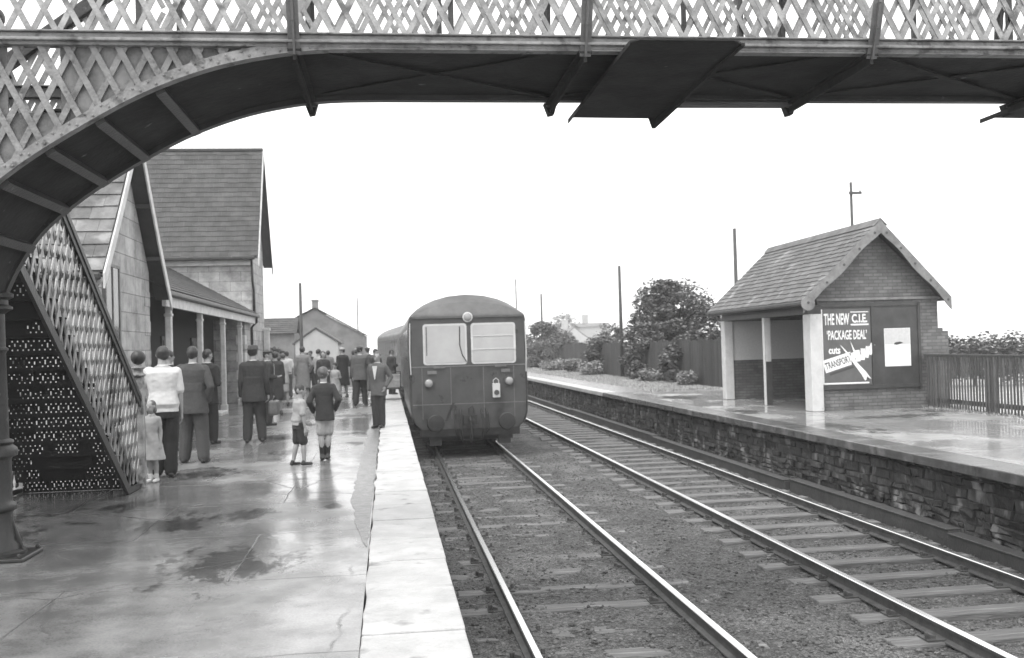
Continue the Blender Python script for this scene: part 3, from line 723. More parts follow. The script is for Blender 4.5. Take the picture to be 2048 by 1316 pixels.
# tall far block
BY0, BY1, BAY = 36.75, 41.05, 38.9; BZ, BAZ = 5.2, 9.45
mb = MB(); mb.prism([(FX, 37.1, 0), (FX, 37.1, 5.7), (FX, BAY, BAZ - .45), (FX, 40.7, 5.7), (FX, 40.7, 0)], (-8.6, 0, 0)); mb.build('wall', 'ashlar', sh)
rf = MB(); slates(rf, (-14, BY0, BZ), (FX + .3, BY0, BZ), (-14, BAY, BAZ), (FX + .3, BAY, BAZ), 22, .34, .014); rb = rf.build('roof', 'slate', sh)
rf = MB(); slates(rf, (FX + .3, BY1, BZ), (-14, BY1, BZ), (FX + .3, BAY, BAZ), (-14, BAY, BAZ), 14, .5, .014); rf.build('roof', 'slate', sh)
mb = MB(); mb.box(-14, FX + .32, BAY - .07, BAY + .07, BAZ - .01, BAZ + .08); mb.build('ridge_tile', 'slate', rb)
barge(curve(BY0 - .05, BZ - .06, BAY, BAZ + .05, .06), .30, FX + .31, .04, 'trim', sh); barge(curve(BY1 + .05, BZ - .06, BAY, BAZ + .05, .06), .30, FX + .31, .04, 'board', sh)
mb = MB()
for (ya, yb) in ((BY0, BAY), (BY1, BAY)): mb.prism([(FX - .02, ya, BZ - .06), (FX + .3, ya, BZ - .06), (FX + .3, yb, BAZ - .06), (FX - .02, yb, BAZ - .06)], (0, 0, -.03))
mb.build('soffit_board', 'board', sh)
mb = MB(); mb.box(-14, FX + .2, BY0 - .13, BY0 + .0, BZ - .13, BZ - .0); bevel(mb.build('gutter', 'iron', sh), .03)
mb = MB(); mb.box(-12, FX, 36.95, 37.1, 4.9, 5.08); mb.build('eaves_board', 'trim', sh)
mb = MB(); mb.box(FX, FX + .04, 38.3, 39.4, 5.4, 6.8); w2 = mb.build('window', 'glass', sh)
mb = MB(); mb.box(FX, FX + .06, 38.2, 38.3, 5.3, 6.9); mb.box(FX, FX + .06, 39.4, 39.5, 5.3, 6.9); mb.box(FX, FX + .06, 38.3, 39.4, 6.8, 6.9); mb.build('window_frame', 'trim', w2)
# low end wall of the porch, veranda
wall('wall', 'ashlar', [(-7.6, FX, 35.1, 37.1, 0, 2.86)])
mb = MB(); mb.box(-6.2, -5.9, 21.35, 37.0, 0, 3.7); bw = mb.build('back_wall', 'dark', sh)  # veranda shade put into the wall colour
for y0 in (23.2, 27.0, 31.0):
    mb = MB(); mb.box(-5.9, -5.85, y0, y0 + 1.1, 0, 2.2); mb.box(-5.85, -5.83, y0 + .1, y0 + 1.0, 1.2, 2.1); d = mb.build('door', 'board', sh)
rf = MB(); slates(rf, (-4.62, 21.6, 3.10), (-4.62, 37.0, 3.10), (-8.1, 21.6, 5.05), (-8.1, 37.0, 5.05), 16, .34, .013); rf.build('veranda_roof', 'slate', sh)
mb = MB(); mb.box(-4.66, -4.55, 21.95, 36.9, 2.96, 3.08); bevel(mb.build('gutter', 'iron', sh), .03)
mb = MB(); mb.box(-4.74, -4.66, 21.95, 36.6, 2.74, 2.96); mb.build('fascia', 'trim', sh)
for y in (22.9, 26.6, 30.2, 33.6):
    mb = MB(); mb.box(-4.88, -4.74, y - .07, y + .07, 0, 2.80); mb.box(-4.91, -4.71, y - .1, y + .1, 0, .2); mb.box(-4.90, -4.72, y - .09, y + .09, 2.55, 2.62); bevel(mb.build('veranda_post', 'trim', sh), .02)
mb = MB(); mb.tube([(-4.6, 36.4, 3.0), (-4.62, 36.45, 2.8), (-4.8, 36.5, 2.62), (-4.8, 36.5, .1)], .045, 8); mb.tube([(FX + .05, 36.95, 5.1), (FX + .06, 37.0, 4.3), (FX + .06, 37.25, 4.0), (FX + .06, 37.3, 3.1)], .045, 8); mb.build('downpipe', 'iron', sh, smooth=True)
mb = MB(); mb.box(-5.3, -4.5, 27.7, 28.9, .0, .11); o = bevel(mb.build('doorstep', 'trim', sh), .02)
mb = MB()
for z in (.2, .8, 1.4, 2.0): mb.box(FX - .3, FX + .012, 35.09, 35.5, z, z + .32)
bevel(mb.build('quoin', 'trim', sh), .01)

# white frame post beyond the house corner
wp = empty('white_gate_post', (-4.75, 40.2, 0), 'tall white square post with short top arm beyond the station house corner', 'post')
mb = MB(); mb.box(-4.83, -4.61, 40.1, 40.3, 0, 2.55); bevel(mb.build('post', 'trim', wp), .02)
mb = MB(); mb.box(-5.3, -4.58, 40.08, 40.32, 2.55, 2.68); bevel(mb.build('top_arm', 'trim', wp), .02)

# ------------------------------------------------------------------ far buildings
gs = empty('goods_shed', (-6, 86, 0), 'gabled stone goods shed with a short chimney far down the left side', 'shed')
mb = MB(); A = (-5.9, 84, 5.0); mb.prism([(-10.4, 84, -1.1), (-10.4, 84, 3.0), (-5.9, 84, 5.25), (-2.0, 84, 3.05), (-2.0, 84, -1.1)], (0, 16, 0)); mb.build('wall', 'farwall', gs)
rf = MB(); slates(rf, (-1.8, 100, 3.0), (-1.8, 83.8, 3.0), (-5.9, 100, 5.36), (-5.9, 83.8, 5.36), 10, .8, .03); slates(rf, (-10.7, 83.8, 2.95), (-10.7, 100, 2.95), (-5.9, 83.8, 5.36), (-5.9, 100, 5.36), 10, .8, .03); rf.build('roof', 'slate', gs)
mb = MB(); mb.box(-6.15, -5.65, 84.3, 84.9, 5.0, 6.05); mb.box(-6.2, -5.6, 84.25, 84.95, 5.9, 6.0); mb.build('chimney', 'farwall', gs)
ls = empty('lean_to_shed', (-5.5, 70, 0), 'small low shed with a pale gable in front of the goods shed', 'shed')
mb = MB(); mb.prism([(-6.3, 70, -1), (-6.3, 70, 2.3), (-4.9, 70, 3.25), (-3.4, 70, 2.3), (-3.4, 70, -1)], (0, 5, 0)); mb.build('wall', 'farw', ls)
mb = MB(); mb.prism([(-6.5, 69.9, 2.2), (-4.9, 69.9, 3.3), (-4.9, 69.9, 3.4), (-6.5, 69.9, 2.3)], (0, 5.2, 0)); mb.prism([(-3.2, 69.9, 2.2), (-4.9, 69.9, 3.3), (-4.9, 69.9, 3.4), (-3.2, 69.9, 2.3)], (0, 5.2, 0)); mb.build('roof', 'slate', ls)
lb = empty('long_low_building', (-9.5, 78, 0), 'long low slated building behind the station house corner', 'building')
mb = MB(); mb.box(-18, -6.9, 76, 80, -1.1, 3.2); mb.build('wall', 'farwall', lb)
rf = MB(); slates(rf, (-18, 75.7, 3.1), (-6.7, 75.7, 3.1), (-18, 78, 4.35), (-6.7, 78, 4.35), 8, .7, .03); rf.add([(-18, 80.3, 3.1), (-6.7, 80.3, 3.1), (-6.7, 78, 4.35), (-18, 78, 4.35)], [(0, 1, 2, 3)]); rf.build('roof', 'slate', lb)
def cottage(x, y, w, h, rh, label, gable):
    c = empty('white_cottage', (x, y, -1), label, 'cottage')
    mb = MB()
    if gable: mb.prism([(x - w / 2, y, -1.1), (x - w / 2, y, h), (x, y, h + rh), (x + w / 2, y, h), (x + w / 2, y, -1.1)], (0, 9, 0))
    else: mb.box(x - w / 2, x + w / 2, y, y + 6, -1.1, h)
    mb.build('wall', 'farw', c)
    mb = MB()
    if gable:
        for s in (-1, 1): mb.prism([(x + s * (w / 2 + .2), y + .1, h - .1), (x, y + .1, h + rh + .03), (x, y + .1, h + rh + .2), (x + s * (w / 2 + .2), y + .1, h + .07)], (0, 9, 0))
    else:
        mb.prism([(x - w / 2 - .2, y - .2, h), (x - w / 2 - .2, y + 3, h + rh), (x - w / 2 - .2, y + 6.2, h)], (w + .4, 0, 0))
    mb.build('roof', 'farwall', c)
    mb = MB(); mb.box(x - w / 4, x - w / 4 + .8, y + 3, y + 3.8, h, h + rh + 1.3); mb.build('chimney', 'farw', c)
    mb = MB(); mb.box(x - .4, x + .4, y - .03, y - .005, .8, 2.0); mb.build('window', 'glass', c)
cottage(26.2, 138, 4.6, 2.2, 1.8, 'tiny white gabled cottage far beyond the paling fence', True)
cottage(29.8, 141, 4.6, 4.2, .6, 'white flat fronted cottage beside the tiny gabled one far off', False)

# ------------------------------------------------------------------ poles
def pole(x, y, h, r, label, arm=0, base=-.05, lean=0.0):
    p = empty('telegraph_pole', (x, y, base), label, 'telegraph pole', 'poles along the line')
    mb = MB(); mb.tube([(x, y, base - .1), (x + lean * .5, y, base + h * .5), (x + lean, y, base + h)], [r, r * .86, r * .7], 10); mb.build('pole', 'pole', p, smooth=True)
    if arm:
        mb = MB(); mb.box(x + lean - (.1 if arm > 0 else .3), x + lean + .35 * abs(arm), y - .09, y - .03, base + h - .42, base + h - .34); a = mb.build('cross_arm', 'pole', p)
        mb = MB(); mb.lathe([(.03, 0), (.045, .03), (.03, .09), (.015, .1)], (x + lean + .3, y - .06, base + h - .34), 8); mb.build('insulator', 'trim', a, smooth=True)
pole(11.45, 48, 5.55, .10, 'dark telegraph pole standing on the grass before the paling fence')
pole(13.3, 85, 6.2, .11, 'thin distant pole rising from bushes right of the railcar')
pole(17.0, 130, 10.6, .12, 'faintest far pole just above the right end of the railcar roof')
pole(13.78, 38, 6.15, .095, 'stout pole rising behind the left end of the shelter roof')
pole(16.0, 32.5, 7.05, .065, 'slim pole with a small side arm rising behind the shelter ridge', 1)
pole(-4.2, 50, 6.1, .10, 'dark pole rising from the crowd in front of the goods shed', 0, -1)
pole(-3.2, 112, 8.6, .09, 'faint thin pole behind the right end of the goods shed', 0, -1)

# ------------------------------------------------------------------ vegetation
def leaves(mb, cx, cy, cz, rx, ry, rz, n, s, shell=.55, mi=0):
    for _ in range(n):
        while 1:
            v = Vector((random.uniform(-1, 1), random.uniform(-1, 1), random.uniform(-1, 1)))
            if v.length < 1: break
        v = v.normalized() * (shell + (1 - shell) * random.random()) * (1 if random.random() < .8 else random.random())
        p = Vector((cx + v.x * rx, cy + v.y * ry, cz + v.z * rz)); q = Matrix.Rotation(random.random() * 6.3, 3, 'Z') @ Matrix.Rotation(random.uniform(-1.2, 1.2), 3, 'X')
        a = s * random.uniform(.6, 1.3)
        mb.add([p + q @ Vector(w) * a for w in ((-.5, 0, 0), (0, -.28, .06), (.5, 0, 0), (0, .28, .06))], [(0, 1, 2, 3)], mi)
def tree(name, x, y, z0, h, w, label, cat, m='leaf', clumps=26, per=200, s=.13, trunk=True, group=None, low=.25):
    t = empty(name, (x, y, z0), label, cat, group)
    mb = MB(); tips = []
    if trunk:
        mb.tube([(x, y, z0 - .2), (x + .05, y, z0 + h * .25), (x - .05, y + .05, z0 + h * .55)], [.05 * h * .5, .04 * h * .5, .02 * h * .5], 8)
    for i in range(clumps):
        a = random.random() * 6.283; rr = math.sqrt(random.random()); zz = low + (1 - low) * random.random() ** .8
        wd = w * .5 * rr * math.sqrt(max(.05, 1 - ((zz - .42) / .62) ** 2)); p = (x + wd * math.cos(a), y + wd * math.sin(a), z0 + h * zz * .93)
        tips.append(p)
        if trunk: mb.tube([(x, y, z0 + h * min(.5, zz * .6)), ((x + p[0]) / 2, (y + p[1]) / 2, (z0 + h * .35 + p[2]) / 2), p], [.016 * h, .010 * h, .003 * h], 5)
    if trunk: mb.build('trunk', 'bark', t)
    cr = MB()
    for p in tips:
        k = w * random.uniform(.07, .21); leaves(cr, *p, k, k, k * .8, int(per * random.uniform(.6, 1.3)), s)
    cr.build('crown', m, t, fix=False); return t
tree('leafy_tree', 13.6, 46, -.1, 4.75, 4.3, 'bushy rounded tree behind the paling fence left of the shelter', 'tree', clumps=95, per=330, s=.17, low=.05)
tree('leafy_tree', 11.9, 44.6, -.1, 2.7, 2.4, 'lower leafy growth leaning over the fence under the rounded tree', 'tree', clumps=40, per=260, s=.15, low=.05)
tree('leafy_tree', 15.6, 43.5, -.1, 3.9, 2.8, 'tree crown half hidden behind the left end of the shelter', 'tree', clumps=46, per=280, s=.16, low=.05)
tree('leafy_tree', 12.3, 80, -.2, 3.8, 3.6, 'dark bushy tree close to the right side of the railcar', 'tree', clumps=40, per=220, s=.24, low=.05)
tree('leafy_tree', 14.9, 88, -.2, 3.1, 4.2, 'low spreading tree behind the thin distant pole', 'tree', clumps=44, per=210, s=.26, low=.05)
tree('leafy_tree', 29.5, 160, -.5, 7.2, 9.5, 'pale round far tree behind the white cottages', 'tree', 'leafl', clumps=24, per=90, s=.5, low=.1)
tree('leafy_tree', 14.4, 62, -.2, 3.2, 3.0, 'leafy bush tree behind the fence by the telegraph pole', 'tree', clumps=22, per=140, s=.18, low=.05)
tree('leafy_tree', 36, 77, -.4, 4.2, 5, 'far low tree showing over the dark hedge on the right', 'tree', 'leaf', clumps=16, per=90, s=.28, low=.1)
tree('bush', -7.2, 60, -1, 4.2, 2.2, 'dark straggly bush beside the white post beyond the house', 'bush', 'leafd', clumps=16, per=100, s=.16, low=.1)
for (x, y, w, h, lab) in ((11.0, 76, 2.2, .95, 'rounded shrub on the grass bank nearest the railcar'), (10.95, 68, 1.3, .7, 'smallest pale shrub of the row on the grass bank'), (10.9, 64.5, 2.0, .9, 'middle shrub of the row along the grass bank'), (10.8, 59, 1.9, .9, 'pale rounded shrub on the bank left of the telegraph pole'),
                          (10.75, 52.5, 1.6, .85, 'pale shrub beside the foot of the telegraph pole'), (10.95, 41.6, 1.75, .62, 'low pale flowering shrub before the fence near the shelter'), (11.1, 36.4, 1.1, .6, 'tuft of tall weeds by the fence beside the shelter post')):
    t = empty('shrub', (x, y, -.03), lab, 'shrub', 'shrubs along the grass bank'); mb = MB()
    for i in range(9):
        a = random.random() * 6.28; r_ = random.random() * .33 * w
        leaves(mb, x + r_ * math.cos(a), y + r_ * math.sin(a), -.03 + h * random.uniform(.25, .68), w * .26, w * .26, h * .38, 260, .13, .4)
    mb.build('foliage', 'leafl', t, fix=False)
    mb = MB()
    for i in range(5): mb.tube([(x, y, -.1), (x + random.uniform(-.3, .3) * w, y + random.uniform(-.3, .3) * w, h * .6)], [.02, .008], 5)
    mb.build('stems', 'bark', t)
for (x, y, h, w, lab) in ((11.75, 39.5, 2.0, 2.0, 'ragged ivy growth over the fence right of the rounded tree trunk'), (11.8, 54, 2.1, 2.4, 'ragged growth over the fence just left of the telegraph pole'), (11.9, 67, 2.3, 3.2, 'dark growth over the fence midway along the bank'), (11.9, 75, 2.1, 3.0, 'dark growth over the fence toward the railcar')):
    tree('bush', x, y, -.1, h, w, lab, 'bush', 'leaf', clumps=22, per=190, s=.17, low=.05)
hd = empty('hedge', (30, 44, 0), 'long dark hedge across the field behind the picket fence', 'hedge'); mb = MB()
for i in range(150):
    u = i / 149; x = 17 + 38 * u; y = 52 - 9 * u; hh = 1.45 + .5 * noise.noise(Vector((x * .35, 0, 7))); leaves(mb, x, y, .35, .8, .9, hh, 420, .26, .3)
mb.build('foliage', 'leafd', hd, fix=False)
mb = MB()
for i in range(60):
    u = i / 59; x = 17 + 38 * u; y = 52 - 9 * u; mb.tube([(x, y, -1.1), (x + .1, y, .6)], [.05, .02], 5)
mb.build('stems', 'bark', hd)
mb = MB()
for i in range(26000):
    y = 33.3 + 40 * random.random() ** 1.6; x = random.uniform(9.0, 11.5) if y < 62 else random.uniform(7.9, 11.4); h = random.uniform(.03, .11); a = random.random() * 6.28; w = .02 * (1 + y / 60)
    mb.add([(x - w * math.cos(a), y - w * math.sin(a), -.03), (x + w * math.cos(a), y + w * math.sin(a), -.03), (x + random.uniform(-.04, .04), y + random.uniform(-.04, .04), -.03 + h)], [(0, 1, 2)])
for i in range(1600):
    x = random.uniform(12.1, 12.45); y = random.uniform(14, 21.5); h = random.uniform(.02, .09); a = random.random() * 6.28; w = .010
    mb.add([(x - w * math.cos(a), y - w * math.sin(a), 0), (x + w * math.cos(a), y + w * math.sin(a), 0), (x + random.uniform(-.06, .06), y + random.uniform(-.06, .06), h)], [(0, 1, 2)])
tag(mb.build('grass', 'blade', fix=False), 'short rough grass on the bank and under the picket fence', 'grass', kind='stuff')

# ------------------------------------------------------------------ fences
pf = empty('paling_fence', (11.65, 60, 0), 'tall dark close boarded fence along the back of the grass bank', 'fence'); mb = MB(); y = 33.6
while y < 112:
    h = 1.72 + random.uniform(-.05, .05); mb.box(11.64 + random.uniform(-.006, .006), 11.665, y, y + .135, -.05, h); y += .145 if y < 60 else .15
mb.build('paling', 'fence', pf)
mb = MB()
for z in (.35, 1.35): mb.box(11.67, 11.74, 33.6, 112, z, z + .09)
mb.build('rail', 'fence', pf)
for y in [34 + 2.6 * i for i in range(30)]:
    mb = MB(); mb.box(11.74, 11.86, y - .06, y + .06, -.1, 1.8); mb.build('post', 'fence', pf)
kf = empty('picket_fence', (12.25, 18, 0), 'dark picket fence along the back of the right platform beside the shelter', 'fence')
mb = MB(); mb.box(12.21, 12.27, 13.5, 21.5, 1.08, 1.20); mb.box(12.19, 12.30, 13.5, 21.5, 1.20, 1.23); mb.build('top_rail', 'picket', kf)
mb = MB(); mb.box(12.22, 12.26, 13.5, 21.5, .14, .24); mb.build('bottom_rail', 'picket', kf)
mb = MB(); y = 13.55
while y < 21.4: mb.box(12.185, 12.208, y, y + .045, .04, 1.16 + random.uniform(-.02, .02)); y += .105
mb.build('picket', 'picket', kf)
for y in (14.3, 16.7, 19.15, 21.42):
    mb = MB(); mb.box(12.27, 12.41, y - .075, y + .075, -.02, 1.14); bevel(mb.build('post', 'picket', kf), .015)

# ------------------------------------------------------------------ shelter
se = empty('waiting_shelter', (11.1, 24.5, 0), 'open fronted brick waiting shelter with tiled gable roof on the right platform', 'shelter')
X0, X1, Y0, Y1, XR, ZR = 9.50, 12.64, 21.60, 27.4, 11.12, 4.27
ev = 2.50
mb = MB(); mb.prism([(X0 + .22, Y0, 0), (X1, Y0, 0), (X1, Y0, 2.62), (XR, Y0, ZR - .16), (X0 + .22, Y0, 2.62)], (0, .23, 0)); wl = mb.build('gable_wall', 'brick', se)
mb = MB(); mb.prism([(X0 + .1, Y1 - .23, 0), (X1, Y1 - .23, 0), (X1, Y1 - .23, 2.62), (XR, Y1 - .23, ZR - .16), (X0 + .1, Y1 - .23, 2.62)], (0, .23, 0)); mb.build('gable_wall', 'brick', se)
mb = MB(); mb.box(X1 - .23, X1 - .001, Y0 + .23, Y1 - .23, 0, 2.6); mb.build('back_wall', 'bricky', se)
mb = MB(); mb.box(X1, X1 + .25, Y0 + .01, Y0 + .4, 0, 1.75); mb.box(X1, X1 + .12, Y0 + .01, Y0 + .4, 1.75, 1.82); mb.build('buttress', 'brick', se)
sl_ = (ZR - ev) / (XR - (X0 - .27)); zb = ev - .02
rf = MB(); slates(rf, (X0 - .27, Y1 + .45, ev), (X0 - .27, Y0 - .38, ev), (XR, Y1 + .45, ZR), (XR, Y0 - .38, ZR), 16, .20, .014, .018); r1_ = rf.build('roof', 'tile', se)
rf = MB(); slates(rf, (X1 + .12, Y0 - .38, ev), (X1 + .12, Y1 + .45, ev), (XR, Y0 - .38, ZR), (XR, Y1 + .45, ZR), 16, .20, .014, .018); rf.build('roof', 'tile', se)
mb = MB()
for i in range(14):
    y = Y0 - .4 + i * .4786; mb.prism([(XR - .16, y, ZR - .10), (XR, y, ZR + .07), (XR + .16, y, ZR - .10), (XR, y, ZR + .015)], (0, .47, 0))
mb.build('ridge_tile', 'tile', r1_)
mb = MB()
for s, xe in ((-1, X0 - .27), (1, X1 + .12)):
    # under-boarding of the roof
    mb.prism([(xe, Y0 - .34, ev - .03), (XR, Y0 - .34, ZR - .03), (XR, Y0 - .34, ZR - .06), (xe, Y0 - .34, ev - .06)], (0, Y1 - Y0 + .75, 0))
mb.build('roof_boarding', 'board', se)
def wavy(xe, s):
    mb = MB(); n = 16; top = []; bot = []
    for i in range(n + 1):
        t = i / n; x = xe + (XR - xe) * t; z = ev + (ZR - ev) * t
        top.append((x, Y0 - .40, z + .02)); bot.append((x, Y0 - .40, z - .24 - .03 * math.cos(t * 2 * math.pi * 2.0)))
    for i in range(n): mb.prism([top[i], top[i + 1], bot[i + 1], bot[i]], (0, .035, 0))
    for t in (.04,):
        mb.lathe([(.16, 0), (.16, .035)], (xe + (XR - xe) * t + (.02 if s < 0 else -.02), Y0 - .402, ev + (ZR - ev) * t - .13), 18, axis='y') if s < 0 else None
    o = mb.build('bargeboard', 'barge', se)
    mb = MB()
    for t in (.05, .3, .52, .72, .92): mb.lathe([(.03, .0), (.03, .006)], (xe + (XR - xe) * t, Y0 - .440 if t < .1 and s < 0 else Y0 - .403, ev + (ZR - ev) * t - .13), 10, axis='y')
    mb.build('boss', 'ink', o)
wavy(X0 - .27, -1); wavy(X1 + .12, 1)
mb = MB(); mb.box(X0 - .32, X0 - .20, Y0 - .36, Y1 + .45, ev - .10, ev - .0); bevel(mb.build('gutter', 'edge', se), .03)
mb = MB(); mb.box(X0 - .02, X0 + .2, Y0 - .05, Y1, ev - .28, ev - .08); mb.build('lintel', 'board', se)
for (px_, py_, w_, d_, m_) in ((9.62, Y0 + .06, .28, .40, 'whitep'), (9.56, Y1 - .16, .26, .30, 'whitep')):
    mb = MB(); mb.box(px_ - w_ / 2, px_ + w_ / 2, py_ - d_ / 2, py_ + d_ / 2, 0, ev - .29); bevel(mb.build('corner_pier', m_, se), .02)
mb = MB(); mb.box(9.50, 9.64, 24.2, 24.34, 1.1, ev - .285); mb.box(9.47, 9.495, 24.2, 24.34, 0, ev - .285); p1 = bevel(mb.build('middle_post', 'whitep', se), .012)
mb = MB(); mb.box(9.50, 9.65, 24.195, 24.345, 0, 1.1); mb.build('post_foot', 'edge', p1)
mb = MB(); mb.box(X1 - .75, X1 - .235, Y0 + .3, Y1 - .3, .42, .48)
for y in (22.2, 24.4, 26.7): mb.box(X1 - .68, X1 - .62, y, y + .08, 0, .42); mb.box(X1 - .62, X1 - .24, y, y + .06, .34, .418)
mb.build('bench_seat', 'edge', se)
mb = MB()
for (y0, z0, w_, h_, k_) in ((22.35, 1.05, 1.2, .95, 0), (24.2, 1.1, 1.0, .9, 0), (25.9, 1.05, .75, .95, 0)):
    mb.box(X1 - .25, X1 - .235, y0, y0 + w_, z0, z0 + h_, k_)
mb.build('pasted_notice', 'pgrey', se)
mb = MB(); mb.box(X0 + .2, X1 - .24, Y1 - .25, Y1 - .232, 1.1, 2.2); mb.build('pasted_notice', 'pgrey', se)
mb = MB(); mb.box(X0 + .24, X1 - .24, Y0 + .24, Y1 - .24, 1.05, 1.08) if False else None
# boards on the gable
bo = MB(); bo.box(9.76, 12.12, Y0 - .030, Y0 - .001, .56, 2.36)
for (a, b, c, d) in ((9.74, 12.14, 2.36, 2.44), (9.74, 12.14, .48, .56), (9.70, 9.76, .44, 2.44), (12.12, 12.18, .44, 2.44), (10.99, 11.05, .56, 2.36)): bo.box(a, b, Y0 - .055, Y0 - .002, c, d)
tb = bo.build('notice_board', 'board', se)
mb = MB(); mb.box(9.70, 12.75, Y0 - .05, Y0 - .003, 2.50, 2.56); mb.build('string_course', 'barge', se)
po = MB(); yp = Y0 - .034; po.box(9.80, 10.97, yp, Y0 - .031, .58, 2.31, 0)
e = .002
po.add([(9.80, yp - e, .60), (9.825, yp - e, .60), (9.825, yp - e, 2.31), (9.80, yp - e, 2.31)], [(0, 1, 2, 3)], 1)
po.add([(9.83, yp - e, .60), (10.90, yp - e, .60), (10.90, yp - e, .635), (9.83, yp - e, .635)], [(0, 1, 2, 3)], 1)
text(po, 'THE NEW', 9.86, 1.95, .61, .26, yp - e, 1, off=.025)
po.add([(10.50, yp - e, 1.93), (10.93, yp - e, 1.93), (10.93, yp - e, 1.965), (10.50, yp - e, 1.965)], [(0, 1, 2, 3)], 1)
po.add([(10.50, yp - e, 2.225), (10.93, yp - e, 2.225), (10.93, yp - e, 2.245), (10.50, yp - e, 2.245)], [(0, 1, 2, 3)], 1)
text(po, 'C.I.E.', 10.53, 1.99, .37, .20, yp - e, 1, off=.03)
text(po, '\u2018PACKAGE DEAL\u2019', 9.92, 1.61, .96, .22, yp - e, 1, off=.02)
text(po, 'cuts', 9.95, 1.29, .28, .15, yp - e, 1, off=.03)
an = R(16); ca, sa = math.cos(an), math.sin(an)
def rq(x, z, w, h, mi, dy, a=an):
    c_, s_ = math.cos(a), math.sin(a)
    po.add([(x, yp - dy, z), (x + w * c_, yp - dy, z + w * s_), (x + w * c_ - h * s_, yp - dy, z + w * s_ + h * c_), (x - h * s_, yp - dy, z + h * c_)], [(0, 1, 2, 3)], mi)
rq(9.97, .80, .60, .05, 2, .002); rq(9.87, .86, .70, .29, 1, .003)
text(po, 'TRANSPORT', 9.885, .93, .63, .16, yp - .0045, 2, an, .02)
for k_, (x, z) in enumerate(((10.50, 1.12), (10.60, 1.18), (10.70, 1.22), (10.79, 1.28), (10.87, 1.36))):
    rq(x, z - .08, .11, .26, 1, .003 + .0003 * k_, R(14 - 9 * k_)); text(po, 'COSTS'[k_], x + .025, z - .03, .06, .12, yp - .0055, 3, R(10))
po.add([(10.22, yp - .007, 1.50), (10.27, yp - .007, 1.46), (10.83, yp - .007, .86), (10.95, yp - .007, .70), (10.86, yp - .007, .72), (10.80, yp - .007, .66), (10.72, yp - .007, .80), (10.38, yp - .007, 1.28)], [(0, 1, 2, 3, 4, 5, 6, 7)], 1)
po.add([(10.47, yp - .007, 1.58), (10.51, yp - .007, 1.50), (10.66, yp - .007, 1.17), (10.58, yp - .007, 1.19)], [(0, 1, 2, 3)], 1)
po.add([(10.83, yp - .009, .71), (10.87, yp - .009, .68), (10.91, yp - .009, .71), (10.85, yp - .009, .76)], [(0, 1, 2, 3)], 2)
po.build('poster', ['poster', 'paper', 'ink', 'pgrey'], tb, fix=False)
no = MB(); no.box(11.30, 11.93, yp, Y0 - .031, .97, 1.84, 0)
no.add([(11.31, yp - .001, 1.47), (11.92, yp - .001, 1.47), (11.92, yp - .001, 1.83), (11.31, yp - .001, 1.83)], [(0, 1, 2, 3)], 1)
no.add([(11.52, yp - .002, 1.47), (11.60, yp - .002, 1.455), (11.76, yp - .002, 1.50), (11.68, yp - .002, 1.53), (11.56, yp - .002, 1.515)], [(0, 1, 2, 3, 4)], 2)
no.box(11.53, 11.67, yp - .002, yp - .001, 1.73, 1.755, 3)
for i in range(9): no.box(11.38, 11.82 - .04 * (i % 3), yp - .002, yp - .001, 1.37 - .042 * i, 1.376 - .042 * i, 3)
no.build('notice', ['paper', 'pgrey', 'ink', 'pgrey'], tb, fix=False)

